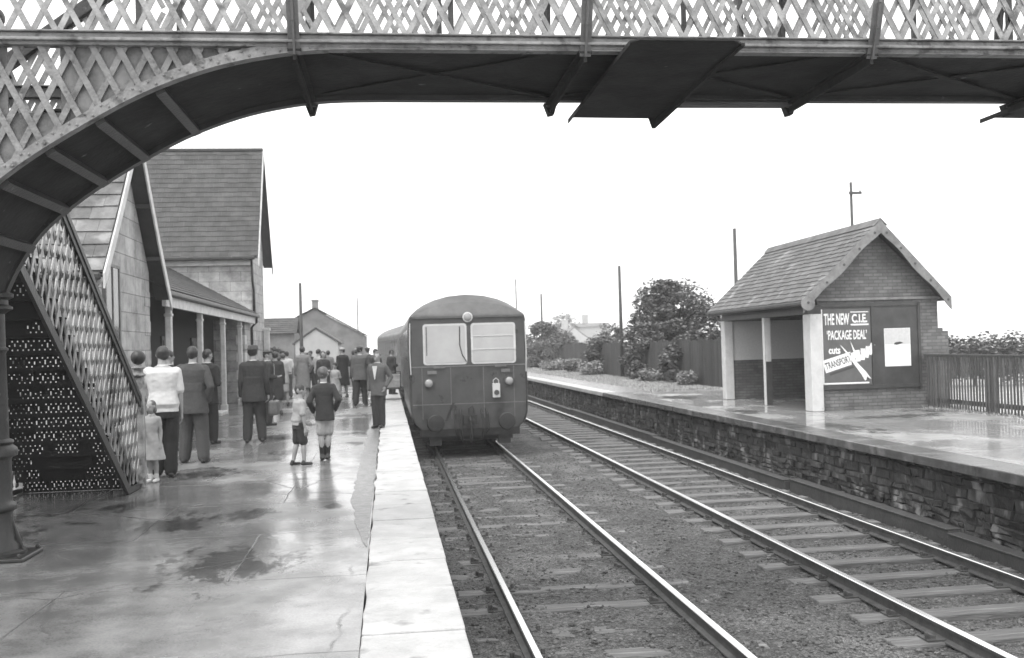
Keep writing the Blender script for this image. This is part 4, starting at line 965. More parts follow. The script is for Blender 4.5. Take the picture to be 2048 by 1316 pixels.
# ------------------------------------------------------------------ railcar
HW = 1.455
def body_sec(k):
    """cross-section (x, z) of the body from lower left to lower right, k shrinks it for the domed end"""
    lo = [(-1.22, -.30), (-1.38, -.16), (-1.44, .05), (-HW, .5), (-HW, 1.6), (-1.45, 2.30), (-1.42, 2.45)]
    roof = [(-1.37, 2.52), (-1.24, 2.64), (-1.05, 2.76), (-.8, 2.87), (-.45, 2.96), (0, 3.0)]
    s = lo + roof; return s + [(-x, z) for x, z in s[::-1][1:]]
def railcar(name, label, yaw, loc, length, front):
    rc = empty(name, loc, label, 'railcar'); ORI[rc] = (0, 0, 0)
    # built in local coordinates with the visible end at y = 0, running to +y
    S = body_sec(0); n = len(S); mb = MB(); mr = 13
    rings = [(.0, .955, -.10), (.03, .985, -.05), (.10, 1.0, 0), (.45, 1, 0), (length, 1, 0)]
    vs = []
    for y, k, dz in rings:
        for x, z in S:
            if z > 2.46:                       # roof dome curves down towards the end
                t = (z - 2.46) / .54; zz = 2.46 + (z - 2.46) * (1 if y >= .45 else (.62 + .38 * math.sin(min(1, y / .45) * math.pi / 2)) )
                yy = y + (0 if y >= .45 else t * .18)
            else: zz, yy = z, y
            vs.append((x * k, yy, zz))
    for i in range(len(rings) - 1):
        for k in range(n - 1):
            mb.f.append((i * n + k, i * n + k + 1, (i + 1) * n + k + 1, (i + 1) * n + k)); mb.m.append(1 if 6 <= k < n - 7 else 0)
        mb.f.append((i * n + n - 1, i * n, (i + 1) * n, (i + 1) * n + n - 1)); mb.m.append(2)
    mb.v = vs
    # end face: a strip of quads across matching left/right points
    for k in range((n - 1) // 2):
        a, b = k, n - 1 - k
        mb.f.append((a, k + 1, b - 1, b) if b - 1 != k + 1 else (a, k + 1, b)); mb.m.append(1 if k >= 6 else 0)
    mb.f.append(tuple(range((len(rings) - 1) * n, len(rings) * n))); mb.m.append(0)
    bo_ = mb.build('body', ['coach', 'croof', 'under'], rc, smooth=True)
    bo_.modifiers.new('e', 'EDGE_SPLIT').split_angle = R(32)
    # sides: windows
    y = 1.3
    while y < length - 1.5:
        for s in (-1, 1):
            w = MB(); xs = s * (HW + .004); w.prism([(xs, y, 1.38), (xs, y + 1.25, 1.38), (xs, y + 1.25, 2.16), (xs, y, 2.16)], (-s * .01, 0, 0)); w.build('side_window', 'glass', rc)
        y += 1.6
    u = MB(); u.box(-1.1, 1.1, .5, length - .3, -.62, -.31)
    for yc in (2.6, 5.0, length - 5, length - 2.6):
        for s in (-1, 1): u.lathe([(.42, -.06), (.46, -.05), (.46, .05), (.42, .06)], (s * .82, yc, -.42), 18, axis='x')
    u.build('underframe', 'under', rc)
    if front:
        def pane(x0, x1, z0, z1, y, m, nm, par, r=.07, t=.012):
            q = []
            for cx, cz, a0 in ((x1 - r, z1 - r, 0), (x0 + r, z1 - r, 90), (x0 + r, z0 + r, 180), (x1 - r, z0 + r, 270)):
                for a in (0, 30, 60, 90): q.append((cx + r * math.cos(R(a0 + a)), y, cz + r * math.sin(R(a0 + a))))
            mb = MB(); mb.prism(q, (0, t, 0)); return mb.build(nm, m, par)
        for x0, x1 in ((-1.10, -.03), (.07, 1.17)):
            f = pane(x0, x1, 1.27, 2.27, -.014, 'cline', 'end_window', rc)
            pane(x0 + .045, x1 - .045, 1.315, 2.225, -.020, 'skypane', 'pane', f, .05, .004)  # pale panel coloured as the sky's reflection in the window
            b = MB()
            if x0 > 0:
                for z in (1.62, 1.945): b.box(x0 + .02, x1 - .02, -.032, -.021, z, z + .018)
                for xx in (x0 + .0, x1 - .05): b.box(xx, xx + .05, -.030, -.0205, 1.60, 1.98)
                b.build('window_bar', 'pgrey', f)
            else:
                b.tube([(x1 - .17, -.03, 2.2), (x1 - .18, -.032, 1.75), (x1 - .12, -.032, 1.50), (x1 - .02, -.032, 1.33)], .012, 6); b.box(x0 + .075, x0 + .095, -.026, -.021, 1.5, 2.2); b.build('wiper', 'rubber', f)
        b = MB(); b.box(-1.40, 1.40, -.014, .02, 1.215, 1.24)
        for x in (-.72, .78): b.box(x - .14, x + .14, -.05, -.015, 1.19, 1.212)
        b.box(-1.38, 1.38, -.0065, .02, .30, .318)
        for x in (-1.15, -.45, .35, 1.1):
            b.box(x, x + .012, -.0065, .02, -.05, 1.2)
        for x in (-.9, .9): b.box(x - .11, x + .11, -.03, -.006, 1.05, 1.13)
        b.build('waist_band', 'cband', rc)
        b = MB(); b.box(-1.37, 1.37, -.045, .02, 2.405, 2.43); b.build('rain_strip', 'croof', rc)
        for s in (-1, 1):
            b = MB(); b.tube([(s * 1.41, -.03, 1.05), (s * 1.425, -.035, 1.6), (s * 1.41, -.02, 2.3)], .014, 6); b.build('corner_handrail', 'cline', rc)
        b = MB(); b.lathe([(.12, 0), (.125, .05), (.10, .06)], (0.0, 0, 2.42), 20, axis='y'); l = b.build('marker_lamp', 'cline', rc, smooth=False)
        b = MB(); b.lathe([(.095, .061), (.08, .075), (.03, .085)], (0.0, 0, 2.42), 18, axis='y'); b.build('lens', 'lens', l, smooth=True)
        for x in (-.985, .985):
            b = MB(); b.lathe([(.125, 0), (.13, .05), (.10, .055)], (x, 0, .83), 20, axis='y'); l = b.build('headlamp', 'coach', rc)
            b = MB(); b.lathe([(.10, .056), (.085, .075), (.03, .088)], (x, 0, .83), 18, axis='y'); b.build('lens', 'lens', l, smooth=True)
        b = MB(); b.box(.56, .74, -.16, -.02, .44, .78); b.tube([(.585, -.09, .78), (.585, -.09, .86), (.65, -.09, .91), (.715, -.09, .86), (.715, -.09, .78)], .012, 6); tl = bevel(b.build('tail_lamp', 'cline', rc), .02)
        b = MB(); b.lathe([(.066, 0), (.06, .02)], (.655, -.161, .56), 16, axis='y'); b.build('lens', 'ink', tl)
        for x in (-.86, .86):
            b = MB(); b.lathe([(.10, -.1), (.10, .18), (.075, .19), (.075, .42)], (x, 0, -.12), 14, axis='y'); b.lathe([(.20, .40), (.21, .43), (.19, .455), (.08, .465)], (x, 0, -.12), 20, axis='y')
            b.build('buffer', 'under', rc)
        b = MB(); b.box(-1.22, 1.22, .02, .2, -.48, -.22); b.box(-.16, .16, -.12, .1, -.20, .02)
        b.tube([(0, -.1, -.02), (.0, -.24, -.1), (.02, -.22, -.45), (0, -.16, -.62)], .035, 8)
        for x, d in ((-.34, .5), (-.22, .62), (.28, .55), (.4, .42)): b.tube([(x, -.0, .16), (x * 1.05, -.13, .05), (x * 1.1, -.18, -.3), (x * .95, -.1, .0 - d)], .026, 8)
        b.box(-1.0, -.7, .1, .3, -.95 + .25, -.45); b.box(.7, 1.0, .1, .3, -.95 + .25, -.45)
        b.build('coupling_gear', 'under', rc)
        b = MB(); b.prism([(-.42, -.02, .34), (-.36, -.02, .34), (-.56, -.02, -.1), (-.62, -.02, -.1)], (0, .02, 0)); b.tube([(.06, -.05, .24), (-.02, -.06, .2), (-.04, -.07, .05), (.1, -.07, .05), (.08, -.06, .2), (.06, -.05, .24)], .014, 6); b.build('lamp_iron', 'under', rc)
    rc.rotation_euler = (0, 0, yaw); return rc
railcar('diesel_railcar', 'dark painted diesel railcar with pale windows and tail lamp facing the camera', 0, (T1 - .03, 24.3, 0), 18.3, True)
railcar('trailing_coach', 'second coach on the curve behind the railcar, seen past its left side', R(3.7), (T1 - .02, 43.4, 0), 17.5, False)

# ------------------------------------------------------------------ luggage by the train
lg = empty('luggage_barrow', (.12, 33.8, 0), 'low dark luggage barrow on the platform beside the railcar', 'barrow')
mb = MB(); mb.box(-.3, .5, 33.3, 34.5, .36, .42); mb.build('deck', 'edge', lg)
for x in (-.28, .48):
    for y in (33.5, 34.3):
        mb = MB(); mb.lathe([(.15, -.03), (.17, -.02), (.17, .02), (.15, .03)], (x, y, .17), 14, axis='x'); mb.lathe([(.03, -.05), (.03, .05)], (x, y, .17), 8, axis='x'); mb.build('wheel', 'iron', lg)
mb = MB(); mb.tube([(-.2, 33.3, .4), (-.2, 33.1, .95), (.4, 33.1, .95), (.4, 33.3, .4)], .02, 6); mb.build('handle', 'iron', lg)
cr_ = MB(); cr_.box(-.05, .40, 33.45, 33.95, .42, .86)
for z in (.42, .62, .80): cr_.box(-.06, .41, 33.44, 33.96, z, z + .06)
o = bevel(cr_.build('wooden_crate', 'crate'), .006); tag(o, 'pale wooden crate standing on the luggage barrow', 'crate')

# ------------------------------------------------------------------ people
def remesh(mb, vox, name, smooth=3, wr=0.0, seed=0):
    me = mb.mesh('tmp'); ob = bpy.data.objects.new('tmp', me)
    m = ob.modifiers.new('r', 'REMESH'); m.mode = 'VOXEL'; m.voxel_size = vox; m.use_smooth_shade = True
    if smooth: s = ob.modifiers.new('s', 'SMOOTH'); s.factor = .5; s.iterations = smooth
    out = evaluated_mesh(ob); out.name = name
    bpy.data.objects.remove(ob); bpy.data.meshes.remove(me)
    if wr:
        new = []
        for v in out.vertices:
            c = v.co; d = noise.noise(Vector((c.x * 9 + seed, c.y * 9, c.z * 5))) + .5 * noise.noise(Vector((c.x * 16, c.y * 16 + seed, c.z * 22)))
            new.append(c + v.normal * d * wr)
        out.vertices.foreach_set('co', [q for p in new for q in p]); out.update()
    return out
def append(me, mb, mi):
    """append loose geometry (hands, eyes) to a mesh as the same object"""
    bm = bmesh.new(); bm.from_mesh(me); base = [bm.verts.new(v) for v in mb.v]
    for f in mb.f:
        try: q = bm.faces.new([base[i] for i in f]); q.material_index = mi; q.smooth = True
        except ValueError: pass
    bmesh.ops.recalc_face_normals(bm, faces=bm.faces); bm.to_mesh(me); bm.free()
def hand(mb, w, d, side, s, curl=.5):
    """palm, four unequal bent fingers, and a thumb leaving the side of the palm; w wrist, d direction"""
    w = Vector(w); d = Vector(d).normalized(); fwd = Vector((0, 1, 0)); fwd = (fwd - d * fwd.dot(d)).normalized(); lat = d.cross(fwd)   # palm faces the thigh
    inn = lat if lat.x * side < 0 else -lat
    for k in (-1, 0, 1): mb.seg(w - d * .01 * s, w + d * .075 * s + fwd * k * .022 * s, .020 * s, .019 * s, 8)
    for k, L in enumerate((.072, .080, .074, .058)):
        b = w + d * .085 * s + fwd * (.030 - .02 * k) * s; m1 = b + (d * .5 + inn * .12 * curl) * L * s; m2 = m1 + (d * .40 + inn * .5 * curl) * L * s
        mb.seg(b, m1, .0095 * s, .0088 * s, 6); mb.seg(m1, m2, .0088 * s, .0072 * s, 6)
    b = w + d * .03 * s + fwd * .028 * s; m1 = b + (d * .028 + fwd * .022 + inn * .012) * s; mb.seg(b, m1, .012 * s, .0105 * s, 6); mb.seg(m1, m1 + (d * .030 + inn * .008) * s, .0105 * s, .008 * s, 6)

ARM = dict(down=((.025, -.012, -.165), (.03, .015, -.315)), pocket=((.065, -.045, -.15), (.022, .02, -.275)), fwd=((.03, .0, -.165), (-.01, .10, -.24)),
           bent=((.045, -.03, -.16), (-.03, .10, -.16)), hold=((.03, -.005, -.165), (.045, .03, -.31)), out=((.06, .01, -.15), (.085, .06, -.28)), crossed=((.05, .0, -.15), (-.10, .085, -.16)), hip=((.062, -.05, -.14), (.018, .025, -.255)))
def person(x, y, yaw, H, label, top, bottom, style='suit', arms=('down', 'down'), stride=0.0, spread=.05, lean=0.0, head=(0, 0), hair='hair', hat=None, kid=False, vox=.013, woman=False, fat=1.0, group=None, shift=0.0, collar=None, socks=None, longhair=False):
    """local frame: x right, y forward, z up; yaw 0 faces +Y"""
    P = empty('person', (x, y, 0.005), label, 'person', group); ORI[P] = (0, 0, 0); P.rotation_euler = (0, 0, R(yaw))
    if head == (0, 0): head = (random.uniform(-28, 28), 0)
    if stride == 0: stride = random.uniform(-.022, .022)
    if shift == 0: shift = random.uniform(-.022, .022)
    if lean == 0: lean = random.uniform(0, .03)
    tilt = random.uniform(-.010, .010)
    sd = random.random() * 50; hs = H / 1.75 * (1.0 if not kid else 1.22); f = fat * (1.0 if not kid else .95)
    ln = lambda z: lean * max(0, z - .5 * H)
    sh_z = (.818 if not kid else .79) * H; hip_z = .51 * H; shw = (.100 if not woman else .090) * H * (1 if not kid else .95)
    hp = Vector((shift, 0, hip_z))
    legs = []
    for s in (-1, 1):
        hx = shift * .6 + s * .048 * H; fx = s * (.05 + spread) * H * .75; fy = s * stride * H
        hipj = Vector((hx, 0, hip_z)); ank = Vector((fx, fy - .01 * H, .045 * H)); knee = hipj.lerp(ank, .52) + Vector((0, .018 * H + abs(stride) * .12 * H, 0)); legs.append((hipj, knee, ank, s))
    arm = []
    for s, a in zip((-1, 1), arms):
        e_, w_ = ARM[a] if isinstance(a, str) else a
        S_ = Vector((s * shw + shift * .3, ln(sh_z), sh_z - .012 * H + s * tilt * H)); E_ = S_ + Vector((s * e_[0], e_[1], e_[2])) * H; W_ = S_ + Vector((s * w_[0], w_[1], w_[2])) * H
        arm.append((S_, E_, W_, s, a))
    hz = H - .064 * H * (1.2 if kid else 1); hc = Vector((shift * .2, ln(H) + .012 * H, hz)); hr = .5 * .131 * H * (1.2 if kid else 1)
    def torso(mb, g, z0=.47, z1=.86, flare=0.0):
        w = 1.0 if not woman else .93
        secs = [(.45, .088, .066, 0), (.50, .092 if not woman else .098, .068, 0), (.56, .086, .062, .0), (.61, .080 if not woman else .070, .058, .004), (.68, .088, .064, .006), (.75, .098 * w, .066, .004), (.80, .106 * w, .058, 0), (.822, .092 * w, .048, 0), (.84, .062, .040, 0), (.856, .038, .034, 0)]
        o = []
        for z, rx, ry, oy in secs:
            if z0 - .001 <= z <= z1: o.append((shift * (.6 if z < .6 else .3), ln(z * H) + oy * H, z * H * (1 if not kid else (.97 if z > .7 else 1)), rx * H * f + g, ry * H * f + g))
        mb.loft(o)
    # --- body
    mb = MB(); torso(mb, 0)
    for hj, kn, an_, s in legs:
        mb.seg(hj, kn, .052 * H * f, .034 * H * f); mb.seg(kn, kn.lerp(an_, .3) + Vector((0, -.006 * H, 0)), .033 * H, .034 * H); mb.seg(kn.lerp(an_, .3) + Vector((0, -.006 * H, 0)), an_, .034 * H, .020 * H)
        mb.seg(an_ - Vector((0, .02 * H, .022 * H)), an_ + Vector((s * .01 * H, .085 * H, -.03 * H)), .020 * H, .016 * H)
    for S_, E_, W_, s, a in arm:
        mb.seg(S_, E_, .030 * H * f, .023 * H); mb.seg(E_, W_, .023 * H, .015 * H)
    mb.seg((shift * .2, ln(.82 * H), .80 * H), hc - Vector((0, .01 * H, .03 * H)), .036 * H, .033 * H * (1.1 if kid else 1))
    q = hr
    mb.ell(hc + Vector((0, -.08 * q, .14 * q)), (.70 * q, .86 * q, .84 * q)); mb.ell(hc + Vector((0, .14 * q, -.35 * q)), (.54 * q, .62 * q, .62 * q))
    hy = R(head[0]); Q = Matrix.Rotation(hy, 3, 'Z')
    def hd_(v): return hc + Q @ (Vector(v) * q)
    mb.seg(hd_((0, .72, .06)), hd_((0, .84, -.16)), .08 * q, .11 * q, 8)
    for s in (-1, 1): mb.ell(hd_((s * .70, -.04, -.02)), (.10 * q, .16 * q, .24 * q), 8, 6)
    bmsh = remesh(mb, vox if vox < .012 else vox * .9, 'person_body', 2)
    mb = MB()
    for S_, E_, W_, s, a in arm:
        if a not in ('pocket',): hand(mb, W_, (W_ - E_) * (1 if a != 'hold' else .6) + (Vector((0, 0, -.1)) if a in ('hold', 'hip') else Vector((0, 0, 0))), s, hs, 1.3 if a == 'hold' else .6)
    append(bmsh, mb, 0)
    mb = MB()
    for s in (-1, 1): mb.ell(hd_((s * .27, .69, .04)), (.085 * q, .05 * q, .045 * q), 8, 6)
    append(bmsh, mb, 1)
    mb = MB(); mb.ell(hd_((0, .74, -.48)), (.20 * q, .05 * q, .035 * q), 8, 6); append(bmsh, mb, 2)
    body = link('body', bmsh, ['skin', 'eye', 'lip'], P, True)
    # --- hair and hat
    mb = MB(); mb.ell(hd_((0, -.16, .24)), (.775 * q, .90 * q, .85 * q)); mb.ell(hd_((0, -.42, -.10)), (.60 * q, .54 * q, .56 * q))
    if longhair:
        for s in (-1, 1): mb.seg(hd_((s * .52, -.1, .1)), hd_((s * .6, -.15, -.75)), .30 * q, .26 * q)
        mb.ell(hd_((0, -.55, -.45)), (.66 * q, .42 * q, .62 * q))
    me = remesh(mb, .010, 'hair', 1, .011, sd); link('hair', me, hair, P, True)
    if hat == 'trilby':
        mb = MB(); c = hd_((0, -.05, .52)); mb.lathe([(1.28 * q, 0), (1.30 * q, .03 * q), (.86 * q, .07 * q), (.84 * q, .16 * q), (.78 * q, .62 * q), (.55 * q, .74 * q), (.1 * q, .64 * q)], c, 22); mb.build('hat', 'felt', P, smooth=True)
    if hat == 'cap':
        mb = MB(); mb.ell(hd_((0, -.05, .62)), (.95 * q, 1.08 * q, .34 * q)); mb.ell(hd_((0, .78, .42)), (.52 * q, .42 * q, .08 * q)); link('cap', remesh(mb, .010, 'cap', 2), 'felt', P, True)
    if hat == 'lady':
        mb = MB(); mb.ell(hd_((0, -.08, .50)), (.92 * q, 1.0 * q, .56 * q)); link('hat', remesh(mb, .010, 'hat', 2), 'cloth5', P, True)
    # --- shoes
    mb = MB()
    for hj, kn, an_, s in legs:
        toe = an_ + Vector((s * .012 * H, .085 * H, -.028 * H)); mb.seg(an_ - Vector((0, .022 * H, .022 * H)), toe, .025 * H, .022 * H); mb.seg(an_ - Vector((0, .02 * H, .03 * H)), an_ - Vector((0, .01 * H, -.005 * H)), .024 * H, .025 * H)
    for i, v in enumerate(mb.v): mb.v[i] = (v[0], v[1], max(v[2], 0.0))
    link('shoes', remesh(mb, .010, 'shoes', 1), 'shoe' if not (kid and socks and woman) else 'shirt', P, True)
    if socks:
        mb = MB()
        for hj, kn, an_, s in legs: mb.seg(an_, an_.lerp(kn, .8 if socks != 'ankle' else .22), .027 * H, .036 * H if socks != 'ankle' else .028 * H)
        link('socks', remesh(mb, .009, 'socks', 1), 'cloth2' if socks == 'long' else ('cloth4' if socks == 'grey' else 'shirt'), P, True)
    # --- lower garment
    if bottom:
        mb = MB()
        if style in ('suit', 'shirt', 'shorts'):
            torso(mb, .008 * H, .45, .615)
            for hj, kn, an_, s in legs:
                if style == 'shorts': mb.seg(hj, hj.lerp(kn, .86), .062 * H * f, .060 * H * f)
                else: mb.seg(hj, kn, .062 * H * f, .050 * H * f); mb.seg(kn, an_.lerp(kn, .06) - Vector((0, 0, .006 * H)), .050 * H * f, .044 * H * f)
        elif style == 'skirt':
            mb.loft([(0, 0, .27 * H, .105 * H, .082 * H), (0, 0, .30 * H, .108 * H, .084 * H), (0, 0, .45 * H, .106 * H, .080 * H), (0, 0, .52 * H, .102 * H, .073 * H), (0, .004 * H, .60 * H, .074 * H, .060 * H)])
        link({'shorts': 'shorts', 'skirt': 'skirt'}.get(style, 'trousers'), remesh(mb, vox, 'legwear', 4, .007, sd), bottom, P, True)
    # --- upper garment
    mb = MB(); nm = 'jacket'
    if style in ('suit', 'skirt') or (style == 'shorts' and top in ('cloth3', 'cloth2')):
        torso(mb, .014 * H, .56, .86)
        mb.loft([(shift * .6, -.004 * H, .425 * H, .110 * H * f, .086 * H * f), (shift * .6, -.003 * H, .45 * H, .110 * H * f, .086 * H * f), (shift * .6, 0, .52 * H, .106 * H * f, .082 * H * f), (shift * .5, ln(.6 * H), .60 * H, .098 * H * f, .075 * H * f), (shift * .4, ln(.68 * H), .68 * H, .098 * H * f, .075 * H * f), (shift * .35, ln(.74 * H), .74 * H, .07 * H * f, .05 * H * f)])
        ra, re, rw = .039, .034, .028
        if collar is None: collar = 'shirt'
    elif style == 'coat':
        torso(mb, .016 * H, .56, .86); nm = 'overcoat'
        mb.loft([(0, 0, .24 * H, .135 * H, .115 * H), (0, 0, .27 * H, .135 * H, .115 * H), (0, 0, .45 * H, .120 * H, .098 * H), (0, 0, .60 * H, .108 * H, .084 * H), (0, 0, .68 * H, .100 * H, .078 * H), (0, 0, .75 * H, .07 * H, .05 * H)]); ra, re, rw = .042, .037, .031
    elif style == 'dress':
        torso(mb, .012 * H, .45, .83); nm = 'dress'
        mb.loft([(0, 0, .27 * H, .150 * H, .125 * H), (0, 0, .29 * H, .150 * H, .125 * H), (0, 0, .45 * H, .118 * H, .095 * H), (0, 0, .585 * H, .086 * H, .070 * H)]); ra, re, rw = .037, .034, 0
    else:
        torso(mb, .013 * H, .50, .84); nm = 'shirt'; ra, re, rw = .038, .038, 0
        mb.loft([(shift * .6, 0, .535 * H, .099 * H * f, .078 * H * f), (shift * .6, 0, .56 * H, .108 * H * f, .088 * H * f), (shift * .5, ln(.6 * H), .61 * H, .100 * H * f, .078 * H * f), (shift * .4, ln(.66 * H), .66 * H, .092 * H * f, .069 * H * f), (shift * .35, ln(.73 * H), .73 * H, .06 * H * f, .045 * H * f)])
    for S_, E_, W_, s, a in arm:
        mb.ell(S_ - Vector((s * .008 * H, 0, .004 * H)), (.040 * H * f, .041 * H * f, .040 * H * f))
        if rw: mb.seg(S_, E_, ra * H * f, re * H); mb.seg(E_, E_.lerp(W_, .93), re * H, rw * H)
        else: mb.seg(S_, S_.lerp(E_, .85 if style != 'dress' else .45), ra * H * f, re * H)
    link(nm, remesh(mb, vox, nm, 4, .0075, sd), top, P, True)
    if collar:
        mb = MB(); mb.loft([(shift * .2, ln(.83 * H) - .002 * H, .832 * H * (1 if not kid else .975), .042 * H, .042 * H), (shift * .2, ln(.85 * H), .862 * H * (1 if not kid else .97), .037 * H, .038 * H)]); mb.build('collar', collar, P, smooth=True)
        if style in ('suit',):
            mb = MB(); mb.prism([(-.035 * H, .083 * H + ln(.8 * H), .815 * H), (.035 * H, .083 * H + ln(.8 * H), .815 * H), (.004 * H, .092 * H + ln(.66 * H), .64 * H), (-.004 * H, .092 * H + ln(.66 * H), .64 * H)], (0, .006 * H, 0)); mb.build('shirt_front', collar, P)
    return P
V1 = .009
person(-3.10, 14.25, 8, 1.80, 'man in a white short sleeved shirt and black trousers beside the stair foot', 'shirt', 'cloth2', 'shirt', (((.07, .02, -.15), (.05, .13, -.20)), 'down'), spread=.02, lean=.07, head=(20, 0), vox=V1, fat=1.12, shift=.02, collar='shirt')
person(-3.13, 13.75, 165, 1.08, 'small girl in a pale dress and white socks beside the stair newel post', 'cloth5', None, 'dress', ('down', 'bent'), spread=-.01, hair='hairl', kid=True, woman=True, vox=V1, collar='shirt', socks='ankle', longhair=True)
person(-3.02, 16.0, -6, 1.80, 'heavy man in a grey suit seen from behind with hands at his pockets', 'cloth1', 'cloth1', 'suit', ('pocket', 'pocket'), spread=.07, vox=V1, fat=1.18, lean=.02)
person(-3.85, 18.1, -50, 1.77, 'dark haired man in black jacket looking right, half hidden behind the white shirted man', 'cloth2', 'cloth2', 'suit', ('down', 'down'), head=(-15, 0), vox=V1)
person(-3.38, 19.3, -25, 1.77, 'man in a black suit just right of the heavy grey suited man', 'cloth2', 'cloth2', 'suit', ('down', 'bent'), head=(-20, 0), vox=V1, fat=1.05)
hm = person(-2.52, 19.25, 4, 1.80, 'man in a dark suit and trilby hat carrying a bag in his right hand', 'cloth3', 'cloth3', 'suit', ('down', 'hold'), spread=.05, hat='trilby', vox=V1, fat=1.1, stride=.01)
person(-2.78, 23.6, -70, 1.74, 'man in a flat cap looking right behind the trilby hatted man', 'cloth3', 'cloth3', 'suit', ('down', 'bent'), hat='cap')
person(-3.28, 32.0, 5, 1.66, 'woman in a pale belted suit and skirt seen from behind', 'cloth5', 'cloth5', 'skirt', ('down', 'bent'), woman=True, hair='hairl', vox=.011)
person(-3.02, 27.5, 15, 1.70, 'person in dark coat between the flat cap and the pale suited woman', 'cloth3', 'cloth3', 'coat', ('down', 'down'), woman=True)
person(-3.75, 38.0, 20, 1.72, 'person in a white top behind the pale suited woman', 'shirt', 'cloth4', 'shirt', ('down', 'down'))
person(-2.88, 34.6, 6, 1.86, 'tall person in a long light overcoat seen from behind', 'cloth6', 'cloth3', 'coat', ('down', 'pocket'), vox=.011, fat=1.05)
person(-1.98, 31.2, -150, 1.68, 'woman in a dark coat facing the camera with face visible', 'cloth3', None, 'coat', ('bent', 'down'), woman=True, head=(-10, 0), vox=.011, hair='hair', longhair=True)
person(-1.62, 36.5, 30, 1.80, 'person in black coat and pale hat in the middle of the crowd', 'cloth2', 'cloth2', 'coat', ('down', 'bent'), woman=True, hat='lady')
person(-.86, 31.0, -8, 1.80, 'broad man in a mid grey jacket walking away near the railcar', 'cloth4', 'cloth3', 'suit', ('down', 'out'), stride=.05, hat='cap', fat=1.15, vox=.011)
person(-.22, 21.6, 155, 1.63, 'youth in an open grey jacket standing by the platform edge facing the camera', 'cloth4', 'cloth3', 'suit', ('hip', 'down'), spread=.0, vox=V1, head=(25, 0), collar='shirt', hair='hairl')
person(-1.33, 15.0, -62, 1.19, 'little boy in pale shirt and dark shorts stepping right', 'cloth5', 'cloth3', 'shorts', ('fwd', 'down'), stride=.05, spread=.02, kid=True, vox=.007, head=(-10, 0), hair='hair', lean=.06)
person(-1.0, 15.65, 2, 1.43, 'older boy in a dark blazer and grey shorts with hands in pockets seen from behind', 'cloth3', 'cloth5', 'shorts', ('hip', 'hip'), spread=-.015, kid=True, vox=.008, hair='hairl', socks='long', stride=.01)
person(.14, 37.5, -50, 1.68, 'person in dark clothes standing close against the side of the railcar', 'cloth3', 'cloth2', 'suit', ('down', 'bent'))
CR = [(-4.05, 39.5, 'cloth3', 'suit', 'trilby', 0, 'hatted man in dark suit at the house end of the crowd'), (-3.2, 42.5, 'cloth2', 'suit', None, 160, 'bare headed man facing back behind the tall light overcoat'), (-2.35, 40.0, 'cloth6', 'coat', None, 10, 'person in a light coat behind the dark coated woman'),
      (-1.25, 41.0, 'cloth4', 'coat', 'lady', -20, 'person with a pale round hat at the back of the crowd'), (-.75, 38.6, 'cloth4', 'suit', 'cap', 30, 'capped man in a grey suit behind the mid grey jacket'), (-.42, 34.0, 'cloth3', 'suit', None, -30, 'dark suited man between the youth and the railcar side'), (-2.0, 44.5, 'cloth3', 'suit', None, 5, 'farthest dark suited man in the middle of the crowd'),
      (-3.55, 45.0, 'cloth6', 'coat', 'lady', 100, 'farthest woman in a light coat and hat near the house corner'), (-1.15, 34.3, 'cloth2', 'suit', None, -100, 'dark suited man turned right beside the mid grey jacket'), (-2.5, 36.8, 'cloth5', 'shirt', None, -40, 'person in a pale shirt right of the light overcoat'), (-1.72, 33.2, 'cloth5', 'dress', None, 170, 'girl in a pale dress standing before the dark crowd')]
for (x, y, c, s, h, yw, lab) in CR:
    kid = s == 'dress'
    person(x, y, yw, 1.30 if kid else random.uniform(1.68, 1.8), lab, c, 'cloth3' if s in ('suit', 'shirt') else None, s, (random.choice(('down', 'bent')), random.choice(('down', 'pocket', 'bent'))), hat=h, vox=.016, woman=s in ('coat', 'dress'), kid=kid)
# the bag the trilby hatted man carries
bg = MB(); bx, by = -2.16, 19.31; bg.box(bx - .09, bx + .09, by - .20, by + .20, .50, .78); o = bevel(bg.build('leather_bag', 'tan'), .045, 3)
tag(o, 'worn leather bag held by the man in the trilby hat', 'bag')
hn = MB(); hn.tube([(bx, by - .1, .775), (bx, by - .09, .83), (bx, by, .855), (bx, by + .09, .83), (bx, by + .1, .775)], .013, 8); hn.build('handle', 'shoe', o, smooth=True)

# ------------------------------------------------------------------ air, light, camera
HZ = MB(); HZ.box(-460, 460, -80, 760, -2.2, 14); hz = HZ.build('haze', [])
hm_ = bpy.data.materials.new('misty_air'); hm_.use_nodes = True; nt = hm_.node_tree; nt.nodes.remove(nt.nodes['Principled BSDF'])
pv = nt.nodes.new('ShaderNodeVolumePrincipled'); pv.inputs['Color'].default_value = (.97, .97, .97, 1); pv.inputs['Density'].default_value = .0009
nt.links.new(pv.outputs[0], nt.nodes['Material Output'].inputs['Volume']); hz.data.materials.append(hm_); tag(hz, 'pale rainy haze filling the station air', 'haze', kind='stuff')

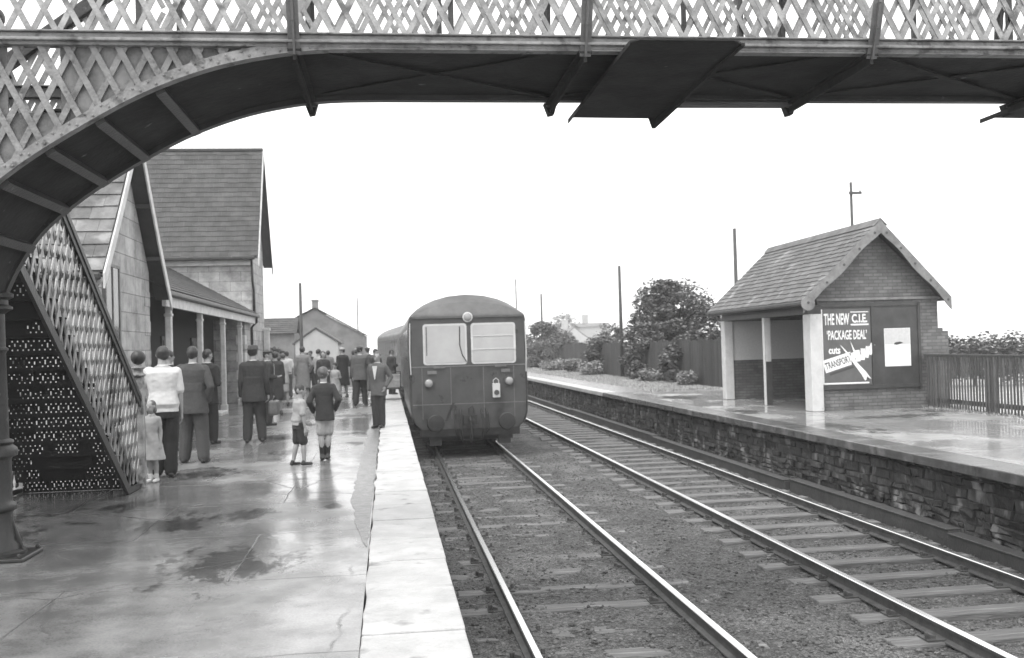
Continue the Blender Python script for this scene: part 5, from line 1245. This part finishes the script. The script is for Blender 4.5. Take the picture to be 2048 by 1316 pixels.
w = bpy.data.worlds.new('World'); SC.world = w; w.use_nodes = True; nt = w.node_tree; N = nt.nodes; L = nt.links
EL, AZ_ = R(58), R(215)
sky = N.new('ShaderNodeTexSky'); sky.sky_type = 'NISHITA'; sky.sun_disc = False; sky.sun_elevation = EL; sky.sun_rotation = AZ_; sky.dust_density = 8; sky.air_density = 1.0; sky.altitude = 0
bw_ = N.new('ShaderNodeHueSaturation'); bw_.inputs['Saturation'].default_value = 0
L.new(sky.outputs[0], bw_.inputs['Color'])
mx = N.new('ShaderNodeMix'); mx.data_type = 'RGBA'; mx.inputs[0].default_value = .75; L.new(bw_.outputs[0], mx.inputs[6]); mx.inputs[7].default_value = (7, 7, 7, 1)
L.new(mx.outputs[2], N['Background'].inputs['Color']); N['Background'].inputs['Strength'].default_value = .12
su = bpy.data.lights.new('sun', 'SUN'); su.energy = .7; su.angle = R(25); su.color = (1, .985, .96)
so = bpy.data.objects.new('sun', su); C.objects.link(so)
d = Vector((math.sin(AZ_) * math.cos(EL), math.cos(AZ_) * math.cos(EL), math.sin(EL))); so.rotation_euler = d.to_track_quat('Z', 'Y').to_euler()

cam = bpy.data.cameras.new('camera'); co = bpy.data.objects.new('camera', cam); C.objects.link(co); SC.camera = co
cam.sensor_width = 36; cam.lens = 36 * 1990 / 2048; cam.clip_end = 2000; cam.clip_start = .05
cam.dof.use_dof = True; cam.dof.focus_distance = 9.0; cam.dof.aperture_fstop = 2.8
v = Vector(((775 - 1024) / 1990, -(700 - 658) / 1990, -1)).normalized(); rho = R(1.5)
u = Vector((-math.sin(rho), math.cos(rho), 0)); u = (u - v * u.dot(v)).normalized(); xx = v.cross(u)
co.matrix_world = Matrix.Translation((0, 0, 1.67)) @ Matrix((xx, v, u)).to_4x4()
SC.view_settings.view_transform = 'Standard'; SC.view_settings.look = 'None'; SC.view_settings.exposure = 1.4; SC.view_settings.gamma = 1
SC.cycles.max_bounces = 8; SC.cycles.volume_bounces = 1
bpy.data.scenes.remove(TMP)
